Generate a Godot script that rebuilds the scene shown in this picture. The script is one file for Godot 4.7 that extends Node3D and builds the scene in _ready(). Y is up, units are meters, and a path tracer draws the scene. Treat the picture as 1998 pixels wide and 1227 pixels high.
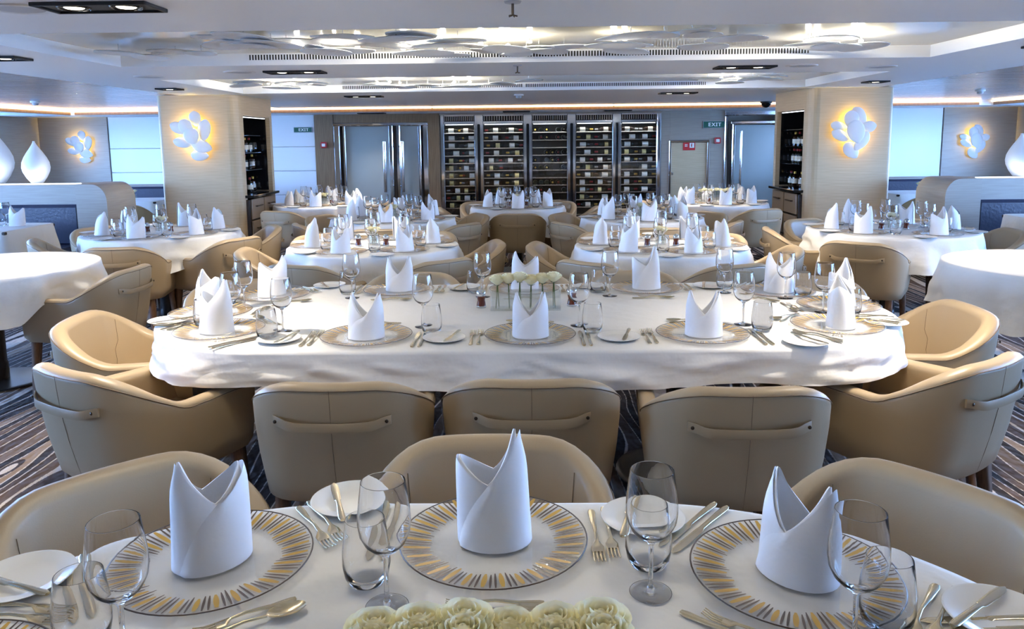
extends Node3D
# A ship's dining room: oval and round tables laid for dinner, a wine cabinet on the far wall.
# x right, y up, the room runs along -z; "d" below is the distance along -z from the camera.

class MB:
	var v := PackedVector3Array()
	var ix := PackedInt32Array()
	func grid(rings: Array, closed := true, cap0 := false, cap1 := false, orient := true) -> void:
		var base := v.size()
		var start := ix.size()
		var n: int = rings[0].size()
		var mid := Vector3.ZERO
		for r in rings:
			for p in r:
				v.append(p)
				mid += p
		mid /= float(rings.size() * n)
		var m := n if closed else n - 1
		for i in rings.size() - 1:
			for j in m:
				var a := base + i * n + j
				var b := base + i * n + (j + 1) % n
				ix.append_array(PackedInt32Array([a, b, a + n, b, b + n, a + n]))
		for e in 2:
			if (e == 0 and not cap0) or (e == 1 and not cap1):
				continue
			var ring = rings[0] if e == 0 else rings[rings.size() - 1]
			var c := Vector3.ZERO
			for p in ring:
				c += p
			var k := v.size()
			v.append(c / float(n))
			for p in ring:
				v.append(p)
			for j in n:
				var q := [k, k + 1 + (j + 1) % n, k + 1 + j] if e == 0 else [k, k + 1 + j, k + 1 + (j + 1) % n]
				ix.append_array(PackedInt32Array(q))
		if orient:
			var vol := 0.0
			for t in range(start, ix.size(), 3):
				vol += (v[ix[t]] - mid).dot((v[ix[t + 1]] - mid).cross(v[ix[t + 2]] - mid))
			if vol > 0.0:
				for t in range(start, ix.size(), 3):
					var s := ix[t + 1]
					ix[t + 1] = ix[t + 2]
					ix[t + 2] = s
	func face(pts: Array, out: Vector3) -> void:
		var b := v.size()
		for p in pts:
			v.append(p)
		var nrm: Vector3 = (pts[2] - pts[0]).cross(pts[1] - pts[0])
		for k in range(1, pts.size() - 1):
			if nrm.dot(out) >= 0.0:
				ix.append_array(PackedInt32Array([b, b + k, b + k + 1]))
			else:
				ix.append_array(PackedInt32Array([b, b + k + 1, b + k]))
	func box(c: Vector3, size: Vector3, bev := 0.0, turn := Basis()) -> void:
		var h := size / 2.0
		bev = minf(bev, minf(h.x, minf(h.y, h.z)) * 0.9)
		var ax := [Vector3.RIGHT, Vector3.UP, Vector3.BACK]
		for a in 3:
			var u := (a + 1) % 3
			var w := (a + 2) % 3
			for s in [-1.0, 1.0]:
				var q := []
				for k in [[-1.0, -1.0], [1.0, -1.0], [1.0, 1.0], [-1.0, 1.0]]:
					q.append(c + turn * (ax[a] * (s * h[a]) + ax[u] * (k[0] * (h[u] - bev)) + ax[w] * (k[1] * (h[w] - bev))))
				face(q, turn * (ax[a] * s))
		if bev <= 0.0:
			return
		for a in 3:
			var u := (a + 1) % 3
			var w := (a + 2) % 3
			for su in [-1.0, 1.0]:
				for sw in [-1.0, 1.0]:
					var q := []
					for e in [[-1.0, 0.0], [1.0, 0.0], [1.0, 1.0], [-1.0, 1.0]]:
						var bu: float = h[u] - (0.0 if e[1] == 0.0 else bev)
						var bw: float = h[w] - (bev if e[1] == 0.0 else 0.0)
						q.append(c + turn * (ax[a] * (e[0] * (h[a] - bev)) + ax[u] * (su * bu) + ax[w] * (sw * bw)))
					face(q, turn * (ax[u] * su + ax[w] * sw))
		for sx in [-1.0, 1.0]:
			for sy in [-1.0, 1.0]:
				for sz in [-1.0, 1.0]:
					face([c + turn * Vector3(sx * h.x, sy * (h.y - bev), sz * (h.z - bev)), c + turn * Vector3(sx * (h.x - bev), sy * h.y, sz * (h.z - bev)), c + turn * Vector3(sx * (h.x - bev), sy * (h.y - bev), sz * h.z)], turn * Vector3(sx, sy, sz))
	func lathe(prof: Array, seg := 24, at := Vector3.ZERO, turn := Basis()) -> void:
		var rings := []
		for p in prof:
			var r := PackedVector3Array()
			for k in seg:
				var a := TAU * k / seg
				r.append(at + turn * Vector3(cos(a) * p[0], p[1], sin(a) * p[0]))
			rings.append(r)
		grid(rings, true)
	func tube(pts: Array, rad: float, seg := 6) -> void:
		var rings := []
		for i in pts.size():
			var a: Vector3 = pts[maxi(i - 1, 0)]
			var b: Vector3 = pts[mini(i + 1, pts.size() - 1)]
			var t := (b - a).normalized()
			var s := t.cross(Vector3.UP if absf(t.y) < 0.95 else Vector3.RIGHT).normalized()
			var n := s.cross(t)
			var r := PackedVector3Array()
			for k in seg:
				var g := TAU * k / seg
				r.append(pts[i] + (s * cos(g) + n * sin(g)) * rad)
			rings.append(r)
		grid(rings, true, true, true)
	# a flat outline in xy pushed out along z from z0 to z1, placed by xf
	func prism(poly: PackedVector2Array, z0: float, z1: float, xf := Transform3D()) -> void:
		var tri := Geometry2D.triangulate_polygon(poly)
		for t in range(0, tri.size(), 3):
			for z in [z0, z1]:
				var q := []
				for k in 3:
					var p := poly[tri[t + k]]
					q.append(xf * Vector3(p.x, p.y, z))
				face(q, xf.basis * Vector3(0, 0, 1.0 if z == maxf(z0, z1) else -1.0))
		var area := 0.0
		for k in poly.size():
			area += poly[k].cross(poly[(k + 1) % poly.size()])
		for k in poly.size():
			var p := poly[k]
			var q2 := poly[(k + 1) % poly.size()]
			var o := Vector2(q2.y - p.y, p.x - q2.x) * signf(area)
			face([xf * Vector3(p.x, p.y, z0), xf * Vector3(q2.x, q2.y, z0), xf * Vector3(q2.x, q2.y, z1), xf * Vector3(p.x, p.y, z1)], xf.basis * Vector3(o.x, o.y, 0))
	func mesh() -> ArrayMesh:
		var nrm := PackedVector3Array()
		nrm.resize(v.size())
		for t in range(0, ix.size(), 3):
			var a := v[ix[t]]
			var n := (v[ix[t + 2]] - a).cross(v[ix[t + 1]] - a)
			for k in 3:
				nrm[ix[t + k]] += n
		for k in nrm.size():
			nrm[k] = nrm[k].normalized() if nrm[k].length_squared() > 1e-20 else Vector3.UP
		var arr := []
		arr.resize(Mesh.ARRAY_MAX)
		arr[Mesh.ARRAY_VERTEX] = v
		arr[Mesh.ARRAY_NORMAL] = nrm
		arr[Mesh.ARRAY_INDEX] = ix
		var m := ArrayMesh.new()
		m.add_surface_from_arrays(Mesh.PRIMITIVE_TRIANGLES, arr)
		return m

var M := {}
var taken := {}
var proto := {}
var rng := RandomNumberGenerator.new()

func P(x: float, y: float, d: float) -> Vector3:
	return Vector3(x, y, -d)

func numbered(called: String) -> String:
	var n: int = taken.get(called, 0)
	taken[called] = n + 1
	return called if n == 0 else "%s_%03d" % [called, n]

func tag(o: Node3D, label: String, category: String, group := "") -> void:
	o.set_meta("label", label)
	o.set_meta("category", category)
	if group != "":
		o.set_meta("group", group)

func part(called: String, mesh: Mesh, m: Material, parent: Node3D, at := Vector3.ZERO) -> MeshInstance3D:
	var o := MeshInstance3D.new()
	o.name = called
	o.mesh = mesh
	o.material_override = m
	o.position = at
	parent.add_child(o, true)
	return o

func solo(called: String, mesh: Mesh, m: Material, label: String, category: String, at := Vector3.ZERO, turn := 0.0, group := "") -> MeshInstance3D:
	var o := part(numbered(called), mesh, m, self, at)
	o.rotation.y = turn
	tag(o, label, category, group)
	return o

func struct(called: String, mesh: Mesh, m: Material, at := Vector3.ZERO) -> MeshInstance3D:
	var o := part(called, mesh, m, self, at)
	o.set_meta("kind", "structure")
	return o

func thing(called: String, label: String, category: String, at := Vector3.ZERO, turn := 0.0, group := "") -> Node3D:
	var o := Node3D.new()
	o.name = numbered(called)
	add_child(o)
	o.position = at
	o.rotation.y = turn
	tag(o, label, category, group)
	return o

func put(key: String, called: String, label: String, category: String, at: Vector3, turn := 0.0, group := "") -> Node3D:
	var o: Node3D = proto[key].duplicate()
	o.name = numbered(called)
	add_child(o)
	o.position = at
	o.rotation.y = turn
	tag(o, label, category, group)
	return o

func bxm(size: Vector3, bev := 0.0, c := Vector3.ZERO) -> ArrayMesh:
	var b := MB.new()
	b.box(c, size, bev)
	return b.mesh()

func lath(prof: Array, seg := 24) -> ArrayMesh:
	var b := MB.new()
	b.lathe(prof, seg)
	return b.mesh()

func noise_tex(freq: float, seed_: int, as_normal := false, size := 256, bump := 2.0) -> NoiseTexture2D:
	var n := FastNoiseLite.new()
	n.seed = seed_
	n.frequency = freq
	n.noise_type = FastNoiseLite.TYPE_SIMPLEX_SMOOTH
	n.fractal_octaves = 4
	var t := NoiseTexture2D.new()
	t.width = size
	t.height = size
	t.seamless = true
	t.noise = n
	if as_normal:
		t.as_normal_map = true
		t.bump_strength = bump
	return t

func ramp_tex(freq: float, seed_: int, a: Color, b: Color, size := 256) -> NoiseTexture2D:
	var t := noise_tex(freq, seed_, false, size)
	var g := Gradient.new()
	g.set_color(0, a)
	g.set_color(1, b)
	t.color_ramp = g
	return t

func mat(key: String, c: Color, rough := 0.6, metal := 0.0) -> StandardMaterial3D:
	var m := StandardMaterial3D.new()
	m.resource_name = key
	m.albedo_color = c
	m.roughness = rough
	m.metallic = metal
	M[key] = m
	return m

func tri(m: StandardMaterial3D, scale_: Vector3, world := true) -> void:
	m.uv1_triplanar = true
	m.uv1_world_triplanar = world
	m.uv1_scale = scale_

func glow(key: String, c: Color, e: float) -> StandardMaterial3D:
	var m := mat(key, c, 0.5)
	m.emission_enabled = true
	m.emission = c
	m.emission_energy_multiplier = e
	return m

func carpet() -> ImageTexture:
	# woven wood-grain carpet: wavy bands with pale outlines that flow round pale knots; repeats every 2.4 x 4.8 m
	var w := 768
	var h := 1536
	var sx := 2.4 / w
	var sz := 4.8 / h
	var psi := PackedFloat32Array()
	psi.resize(w * h)
	var knot := PackedFloat32Array()
	knot.resize(w * h)
	knot.fill(9.0)
	for j in h:
		var z := TAU * j / h
		for i in w:
			var x := TAU * i / w
			psi[j * w + i] = i * sx + 0.05 * sin(z + 1.3 * sin(x)) + 0.022 * sin(2.0 * z + 2.0 * sin(2.0 * x) + 1.0) + 0.012 * sin(5.0 * z + 3.0 * sin(3.0 * x)) + 0.02 * sin(7.0 * x + sin(z * 2.0))
	var r := RandomNumberGenerator.new()
	r.seed = 41
	for k in 15:
		var kx := r.randf_range(0, 2.4)
		var kz := (k + r.randf()) / 15.0 * 4.8
		var rad := r.randf_range(0.032, 0.062)
		var st := r.randf_range(2.6, 3.6)
		var ri := int(0.42 / sx)
		var rj := int(0.42 * st / sz)
		for dj in range(-rj, rj):
			var j := posmod(int(kz / sz) + dj, h)
			var dz := dj * sz / st
			for di in range(-ri, ri):
				var i := posmod(int(kx / sx) + di, w)
				var dx := di * sx
				var q := dx * dx + dz * dz
				var at := j * w + i
				if q < rad * rad:
					knot[at] = minf(knot[at], sqrt(q) / rad)
				else:
					var fade := 1.0 - smoothstep(0.2, 0.42, sqrt(q))
					psi[at] -= rad * rad * dx / q * fade
	var tone := [Color8(38, 33, 34), Color8(92, 74, 62), Color8(58, 47, 43), Color8(140, 119, 100), Color8(74, 60, 53), Color8(112, 94, 80), Color8(46, 40, 40), Color8(196, 184, 172)]
	var order := []
	var wide := []
	for k in 40:
		var t := r.randi_range(0, 6)
		if k and t == order[k - 1]:
			t = (t + 3) % 7
		if r.randf() < 0.09:
			t = 7
		order.append(t)
		wide.append(r.randf_range(0.06, 0.2))
	var bytes := PackedByteArray()
	bytes.resize(w * h * 3)
	for at in w * h:
		var c: Color
		if knot[at] < 9.0:
			c = tone[7] if knot[at] < 0.58 else tone[2]
		else:
			var q := psi[at] / 2.4 * 40.0
			var b := int(floor(q))
			var f := q - b
			var m := posmod(b, 40)
			c = tone[7] if f < wide[m] else tone[order[m]]
		bytes[at * 3] = int(c.r8)
		bytes[at * 3 + 1] = int(c.g8)
		bytes[at * 3 + 2] = int(c.b8)
	return ImageTexture.create_from_image(Image.create_from_data(w, h, false, Image.FORMAT_RGB8, bytes))

func materials() -> void:
	var m := mat("carpet", Color.WHITE, 0.95)
	m.albedo_texture = carpet()
	tri(m, Vector3(1 / 2.4, 1, 1 / 4.8))
	m.normal_enabled = true
	m.normal_texture = noise_tex(0.2, 5, true, 256, 3.0)
	m.normal_scale = 0.4
	m = mat("leather", Color8(174, 153, 122), 0.4)
	m.normal_enabled = true
	m.normal_texture = noise_tex(0.12, 9, true, 256, 2.0)
	m.normal_scale = 0.12
	tri(m, Vector3(6, 6, 6), false)
	mat("leather_strap", Color8(166, 145, 114), 0.45)
	mat("seam", Color8(112, 92, 68), 0.7)
	mat("rivet", Color8(70, 60, 52), 0.35, 0.8)
	m = mat("leg_wood", Color8(118, 88, 64), 0.45)
	m.albedo_texture = ramp_tex(0.05, 3, Color(0.7, 0.66, 0.62), Color(1.15, 1.1, 1.05))
	tri(m, Vector3(8, 1, 8), false)
	m = mat("cloth", Color8(238, 237, 234), 0.85)
	m.normal_enabled = true
	m.normal_texture = noise_tex(0.012, 21, true, 512, 6.0)
	m.normal_scale = 0.35
	tri(m, Vector3(1.4, 1.4, 1.4))
	m = mat("napkin", Color8(246, 247, 250), 0.8)
	m.normal_enabled = true
	m.normal_texture = noise_tex(0.02, 22, true, 256, 4.0)
	m.normal_scale = 0.2
	tri(m, Vector3(5, 5, 5), false)
	m = mat("china", Color8(243, 243, 240), 0.12)
	m = mat("glass", Color(1, 1, 1, 0.0), 0.0)
	m.refraction_enabled = true
	m.refraction_scale = 0.038
	m.transparency = BaseMaterial3D.TRANSPARENCY_ALPHA
	m = mat("charger_glass", Color(0.93, 0.94, 0.92, 0.05), 0.03)
	m.transparency = BaseMaterial3D.TRANSPARENCY_ALPHA
	m = mat("pane", Color(0.95, 0.97, 0.97, 0.0), 0.02)
	m.transparency = BaseMaterial3D.TRANSPARENCY_ALPHA
	m = mat("frosted", Color(0.72, 0.76, 0.76, 0.62), 0.18)
	m.transparency = BaseMaterial3D.TRANSPARENCY_ALPHA
	mat("gold_paint", Color8(201, 160, 72), 0.3)
	mat("brown_paint", Color8(92, 76, 66), 0.3)
	mat("cutlery", Color8(226, 214, 186), 0.16, 1.0)
	mat("chrome", Color8(216, 219, 224), 0.07, 1.0)
	mat("brushed", Color8(190, 188, 184), 0.25, 1.0)
	mat("white_paint", Color8(238, 240, 243), 0.35)
	mat("ceiling_white", Color8(240, 241, 243), 0.4)
	m = mat("coffer_gloss", Color8(226, 222, 208), 0.12)
	m = mat("plank", Color8(205, 207, 214), 0.2, 0.2)
	m.albedo_texture = ramp_tex(0.03, 13, Color(0.78, 0.78, 0.8), Color(1.0, 1.0, 1.0))
	tri(m, Vector3(0.25, 1, 6.0))
	m = mat("veneer", Color8(208, 186, 152), 0.4)
	m.albedo_texture = ramp_tex(0.03, 14, Color(0.93, 0.915, 0.89), Color(1.0, 1.0, 1.0))
	tri(m, Vector3(0.3, 7.0, 0.3))
	m = mat("veneer_brown", Color8(150, 122, 92), 0.35)
	m.albedo_texture = ramp_tex(0.03, 15, Color(0.8, 0.76, 0.72), Color(1.0, 1.0, 1.0))
	tri(m, Vector3(7.0, 0.3, 7.0))
	m = mat("veneer_grey", Color8(168, 158, 146), 0.4)
	m.albedo_texture = ramp_tex(0.03, 16, Color(0.92, 0.91, 0.9), Color(1.0, 1.0, 1.0))
	tri(m, Vector3(0.3, 7.0, 0.3))
	m = mat("navy", Color8(42, 46, 66), 0.38)
	m.normal_enabled = true
	m.normal_texture = noise_tex(0.03, 31, true, 256, 4.0)
	m.normal_scale = 0.25
	tri(m, Vector3(3, 3, 3))
	mat("dark_wood", Color8(44, 36, 32), 0.25)
	mat("black", Color8(14, 14, 15), 0.5)
	mat("black_gloss", Color8(16, 17, 20), 0.08)
	mat("mirror_dark", Color8(70, 74, 80), 0.06, 0.85)
	mat("drawer_face", Color8(150, 134, 116), 0.35)
	mat("bottle_glass", Color8(18, 26, 18), 0.07)
	mat("bottle_amber", Color8(44, 22, 10), 0.07)
	mat("paper_white", Color8(232, 228, 214), 0.6)
	mat("paper_cream", Color8(222, 206, 140), 0.6)
	mat("capsule_red", Color8(140, 28, 30), 0.3)
	mat("capsule_gold", Color8(214, 178, 84), 0.3, 0.6)
	mat("capsule_black", Color8(26, 24, 26), 0.3)
	mat("capsule_silver", Color8(206, 208, 210), 0.25, 0.7)
	m = mat("rose", Color8(255, 248, 208), 0.6)
	m.backlight_enabled = true
	m.backlight = Color(0.6, 0.58, 0.48).linear_to_srgb()
	m = mat("tray_glass", Color(0.86, 0.92, 0.9, 0.1), 0.02)
	m.transparency = BaseMaterial3D.TRANSPARENCY_ALPHA
	mat("stem", Color8(78, 96, 44), 0.6)
	mat("rose_leaf", Color8(62, 92, 44), 0.6)
	m = mat("water", Color(0.9, 0.95, 0.93, 0.06), 0.02)
	m.transparency = BaseMaterial3D.TRANSPARENCY_ALPHA
	mat("mill_wood", Color8(92, 40, 22), 0.2)
	m = mat("petal_white", Color8(248, 249, 251), 0.5)
	m.backlight_enabled = true
	m.backlight = Color(0.3, 0.3, 0.3).linear_to_srgb()
	mat("vase_white", Color8(244, 245, 248), 0.3)
	mat("exit_green", Color8(20, 92, 72), 0.4)
	mat("sign_white", Color8(236, 240, 236), 0.5)
	mat("sign_red", Color8(200, 34, 40), 0.4)
	mat("fire_red", Color8(186, 34, 40), 0.35)
	mat("plastic_white", Color8(228, 229, 230), 0.4)
	mat("plastic_grey", Color8(176, 178, 184), 0.5)
	mat("grey_fabric", Color8(140, 142, 150), 0.8)
	glow("lamp_glow", Color(1.0, 0.96, 0.88), 6.0)
	glow("cove_glow", Color(1.0, 0.9, 0.76), 3.0)
	glow("petal_lamp_glow", Color(1.0, 0.97, 0.86), 3.2)
	glow("amber_glow", Color(1.0, 0.8, 0.3), 5.0)
	glow("shelf_led_glow", Color(0.95, 0.97, 1.0), 2.5)

# ---------------------------------------------------------------- things that repeat
func chair_path(n: int) -> Array:
	# plan of the shell's centre line, from the tip of one arm round the back to the other: [point, outward normal, way along]
	var w := 0.262
	var r := 0.13
	var zb := 0.245
	var zf := -0.26
	var arm := zb - r - zf
	var arc := r * PI / 2
	var back := 2.0 * (w - r)
	var total := 2.0 * (arm + arc) + back
	var out := []
	for i in n:
		var s := total * i / (n - 1)
		var m := minf(s, total - s)
		var p: Vector2
		var nn: Vector2
		if m < arm:
			var tip := 0.036 * (1.0 - m / arm)
			p = Vector2(w - tip, zf + m)
			nn = Vector2(1, 0)
		elif m < arm + arc:
			var a := (m - arm) / r
			p = Vector2(w - r + r * cos(a), zb - r + r * sin(a))
			nn = Vector2(cos(a), sin(a))
		else:
			var f := (m - arm - arc) / (back / 2)
			p = Vector2((w - r) * (1.0 - f), zb + 0.012 * (1.0 - pow(1.0 - f, 2)))
			nn = Vector2(0, 1)
		if s > total / 2:
			p.x = -p.x
			nn.x = -nn.x
		out.append([p, nn, m, arm, arc])
	return out

func chair_height(m: float) -> float:
	return lerpf(0.602, 0.75, smoothstep(0.29, 0.585, m)) - 0.008 * (1.0 - smoothstep(0.0, 0.1, m))

func chair_outer(p: Vector2, nn: Vector2, m: float, y: float, off: float) -> Vector3:
	var backness := smoothstep(0.36, 0.6, m)
	var lean := lerpf(0.07, 0.17, backness) * (y - 0.34)
	var belly := 0.012 * sin(PI * clampf((y - 0.34) / 0.4, 0, 1))
	var q := p + nn * (off + lean + (belly if off > 0 else 0.0) - 0.018)
	return Vector3(q.x, y, q.y)

func make_chair() -> void:
	var root := Node3D.new()
	var path := chair_path(61)
	var rings := []
	var seam := []
	for k in path.size():
		var e = path[k]
		var h := chair_height(e[2])
		var t := lerpf(0.026, 0.034, smoothstep(0.3, 0.6, e[2]))
		var ring := PackedVector3Array()
		for y in [0.335, 0.40, 0.48, lerpf(0.48, h, 0.55), h - 0.03]:
			ring.append(chair_outer(e[0], e[1], e[2], y, t))
		for a in [25.0, 60.0, 90.0, 120.0, 155.0]:
			var g := deg_to_rad(a)
			ring.append(chair_outer(e[0], e[1], e[2], h - 0.022 + 0.022 * sin(g), t * cos(g)))
		for y in [h - 0.03, lerpf(0.48, h, 0.5), 0.46, 0.40, 0.335]:
			ring.append(chair_outer(e[0], e[1], e[2], y, -t))
		rings.append(ring)
		seam.append(chair_outer(e[0], e[1], e[2], h - 0.018, t + 0.0005))
	# soften the tips of the arms
	for side in [0, rings.size() - 1]:
		var mid := Vector3.ZERO
		for p in rings[side]:
			mid += p
		mid /= float(rings[side].size())
		for k in rings[side].size():
			rings[side][k] = rings[side][k].lerp(mid, 0.16) + Vector3(0, 0, -0.008)
	var b := MB.new()
	b.grid(rings, true, true, true)
	part("shell", b.mesh(), M.leather, root)
	b = MB.new()
	b.tube(seam, 0.0018, 4)
	var mid_line := []
	for y in [0.735, 0.66, 0.58, 0.5, 0.42, 0.34]:
		mid_line.append(chair_outer(path[30][0], path[30][1], path[30][2], y, 0.034))
	b.tube(mid_line, 0.0009, 4)
	# seams inside the corners
	for k in [21, 39]:
		var line := []
		for y in [0.0, 0.2, 0.4, 0.6, 0.8, 1.0]:
			var e = path[k + (1 if k < 30 else -1) * int(2.0 * y)]
			line.append(chair_outer(e[0], e[1], e[2], lerpf(chair_height(e[2]) - 0.03, 0.45, y), -0.0335))
		b.tube(line, 0.0009, 4)
	part("piping", b.mesh(), M.seam, root)
	b = MB.new()
	b.box(Vector3(0, 0.395, -0.03), Vector3(0.46, 0.12, 0.48), 0.03)
	part("seat", b.mesh(), M.leather, root)
	# leather strap to pull the chair by
	var sr := []
	for k in 17:
		var u := -1.0 + k / 8.0
		var x := 0.187 * u
		var bow := smoothstep(0.0, 0.35, 1.0 - absf(u))
		var y := 0.632 - 0.016 * bow * (1.0 - 0.4 * u * u)
		var dx := maxf(absf(x) - 0.128, 0.0)
		var z: float = chair_outer(path[30][0], Vector2(0, 1), 0.9, y, 0.034).z + 0.003 + 0.014 * bow - (0.15 - sqrt(0.0225 - dx * dx)) - 0.012 * u * u
		sr.append(PackedVector3Array([Vector3(x, y - 0.015, z - 0.003), Vector3(x, y - 0.015, z + 0.003), Vector3(x, y + 0.015, z + 0.003), Vector3(x, y + 0.015, z - 0.003)]))
	b = MB.new()
	b.grid(sr, true, true, true)
	var strap := part("strap", b.mesh(), M.leather_strap, root)
	for s in [-1.0, 1.0]:
		b = MB.new()
		b.lathe([[0.0, 0.0035], [0.0055, 0.002], [0.006, 0.0], [0.0, 0.0]], 10, Vector3(s * 0.176, 0.632, sr[8 if s == 0 else (1 if s < 0 else 15)][1].z + 0.0005), Basis(Vector3.RIGHT, PI / 2))
		part("rivet", b.mesh(), M.rivet, strap)
	for sx in [-1.0, 1.0]:
		for sz in [-1.0, 1.0]:
			var lr := []
			for f in [0.0, 0.5, 1.0]:
				var c := Vector3(sx * lerpf(0.205, 0.218, f), lerpf(0.345, 0.0, f), lerpf(sz * 0.2 - 0.01, sz * 0.235 - 0.005, f))
				var hw := lerpf(0.022, 0.013, f)
				lr.append(PackedVector3Array([c + Vector3(-hw, 0, -hw), c + Vector3(hw, 0, -hw), c + Vector3(hw, 0, hw), c + Vector3(-hw, 0, hw)]))
			b = MB.new()
			b.grid(lr, true, true, true)
			part("leg", b.mesh(), M.leg_wood, root)
	proto["chair"] = root

func make_napkin(key: String, hl: float, hr: float, hv: float, lean: float) -> void:
	var seg := 56
	var rows := 12
	var shape := func(phi: float, s: float, off: float) -> Vector3:
		var c := cos(phi)
		var top := hv + (maxf(hl, hr) * 0 + (hr if c > 0 else hl) - hv) * pow(absf(c), 1.25)
		var y := top * s
		var up := clampf(y / 0.2, 0, 1)
		var tip := smoothstep(hv, maxf(hl, hr), y)
		var a := 0.064 - 0.004 * up - 0.010 * tip * tip + off
		var bb := lerpf(0.052, 0.03, up) - 0.016 * tip + off
		return Vector3(a * c + lean * y, y + 0.0005, bb * sin(phi) - 0.06 * y * up)
	var outer := []
	var inner := []
	for i in rows + 1:
		var s := float(i) / rows
		var ro := PackedVector3Array()
		var rn := PackedVector3Array()
		for k in seg:
			ro.append(shape.call(TAU * k / seg, s, 0.0))
			rn.append(shape.call(TAU * k / seg, 1.0 - s, -0.004))
		outer.append(ro)
		inner.append(rn)
	var b := MB.new()
	b.grid(outer + inner, true)
	# two crossing lapels folded over the front
	for side in [0, 1]:
		var lap := []
		for i in rows + 1:
			var s := float(i) / rows
			var edge := PI / 2 + (1.15 * (1.0 - s) if side == 0 else -1.0 * (1.0 - s) )
			var far := -0.5 if side == 0 else PI + 0.5
			var r := PackedVector3Array()
			for k in 15:
				var f := k / 14.0
				var off := (0.0085 if side == 0 else 0.004) * (1.0 if f > 0.03 else 0.45)
				r.append(shape.call(lerpf(edge, far, f), minf(s, 0.995), off))
			lap.append(r)
		b.grid(lap, false)
	var root := MeshInstance3D.new()
	root.mesh = b.mesh()
	root.material_override = M.napkin
	proto[key] = root

func stroke(b: MB, ang: float, r0: float, r1: float, wide: float, y0: float, y1: float) -> void:
	# one painted stroke, thick in the middle, lying on the rim of the plate
	var rings := []
	for k in 5:
		var f := k / 4.0
		var r := lerpf(r0, r1, f)
		var w: float = wide * [0.35, 0.85, 1.0, 0.9, 0.55][k]
		var c := Vector3(cos(ang) * r, lerpf(y0, y1, f), sin(ang) * r)
		var t := Vector3(-sin(ang), 0, cos(ang)) * w
		rings.append(PackedVector3Array([c - t, c + t]))
	b.grid(rings, false)

func make_tableware() -> void:
	# glass charger with gold and brown strokes on the rim
	var root := Node3D.new()
	var b := MB.new()
	b.lathe([[0.0, 0.0045], [0.098, 0.0045], [0.106, 0.0065], [0.112, 0.0045], [0.14, 0.0085], [0.173, 0.0135], [0.1755, 0.0125], [0.173, 0.0105], [0.14, 0.0055], [0.11, 0.0012], [0.0, 0.0012]], 56)
	part("plate", b.mesh(), M.charger_glass, root)
	b = MB.new()
	var b2 := MB.new()
	rng.seed = 7
	for k in 90:
		var a := TAU * k / 90.0
		var j := rng.randf_range(-0.006, 0.006)
		if k % 3 == 0:
			stroke(b, a, 0.117 + j, 0.168, 0.0046, 0.0062, 0.0142)
		else:
			stroke(b2, a + (0.006 if k % 3 == 1 else -0.006), 0.115 + j, 0.171, 0.0022, 0.0062, 0.0146)
	part("gold_strokes", b.mesh(), M.gold_paint, root)
	part("brown_strokes", b2.mesh(), M.brown_paint, root)
	b = MB.new()
	b.lathe([[0.1735, 0.0142], [0.1762, 0.0134], [0.1735, 0.0124]], 56)
	part("rim_line", b.mesh(), M.brown_paint, root)
	proto["charger"] = root
	# bread plate
	var mi := MeshInstance3D.new()
	mi.mesh = lath([[0.0, 0.004], [0.048, 0.004], [0.056, 0.006], [0.078, 0.0125], [0.082, 0.0132], [0.0825, 0.0122], [0.076, 0.009], [0.05, 0.001], [0.0, 0.001]], 40)
	mi.material_override = M.china
	proto["bread_plate"] = mi
	# stemmed wine glass
	mi = MeshInstance3D.new()
	mi.mesh = lath([[0.0, 0.001], [0.034, 0.001], [0.0352, 0.0022], [0.02, 0.004], [0.007, 0.007], [0.004, 0.014], [0.0036, 0.05], [0.0042, 0.085], [0.009, 0.094], [0.022, 0.101], [0.033, 0.112], [0.0405, 0.128], [0.0428, 0.145], [0.042, 0.165], [0.039, 0.19], [0.0355, 0.215], [0.0347, 0.2155], [0.0345, 0.2145], [0.038, 0.19], [0.041, 0.165], [0.0418, 0.146], [0.0393, 0.129], [0.0318, 0.1135], [0.02, 0.1035], [0.0, 0.098]], 28)
	mi.material_override = M.glass
	proto["wine_glass"] = mi
	# stemless water tumbler with a heavy foot
	mi = MeshInstance3D.new()
	mi.mesh = lath([[0.0, 0.0], [0.024, 0.0], [0.031, 0.003], [0.0375, 0.015], [0.041, 0.035], [0.0405, 0.06], [0.037, 0.09], [0.0335, 0.115], [0.0327, 0.1155], [0.0325, 0.1145], [0.036, 0.09], [0.0393, 0.06], [0.0396, 0.036], [0.035, 0.018], [0.026, 0.0115], [0.0, 0.011]], 28)
	mi.material_override = M.glass
	proto["tumbler"] = mi
	for which in ["fork", "dessert_fork", "knife", "butter_knife", "spoon"]:
		make_cutlery(which)
	make_roses()

func bar(st: Array) -> Array:
	# rings of a flat rounded bar along z from [z, half width, half height, y]
	var rings := []
	for q in st:
		var r := PackedVector3Array()
		for k in 8:
			var g := TAU * (k + 0.5) / 8.0
			r.append(Vector3(cos(g) * q[1], q[3] + sin(g) * q[2], q[0]))
		rings.append(r)
	return rings

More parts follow.
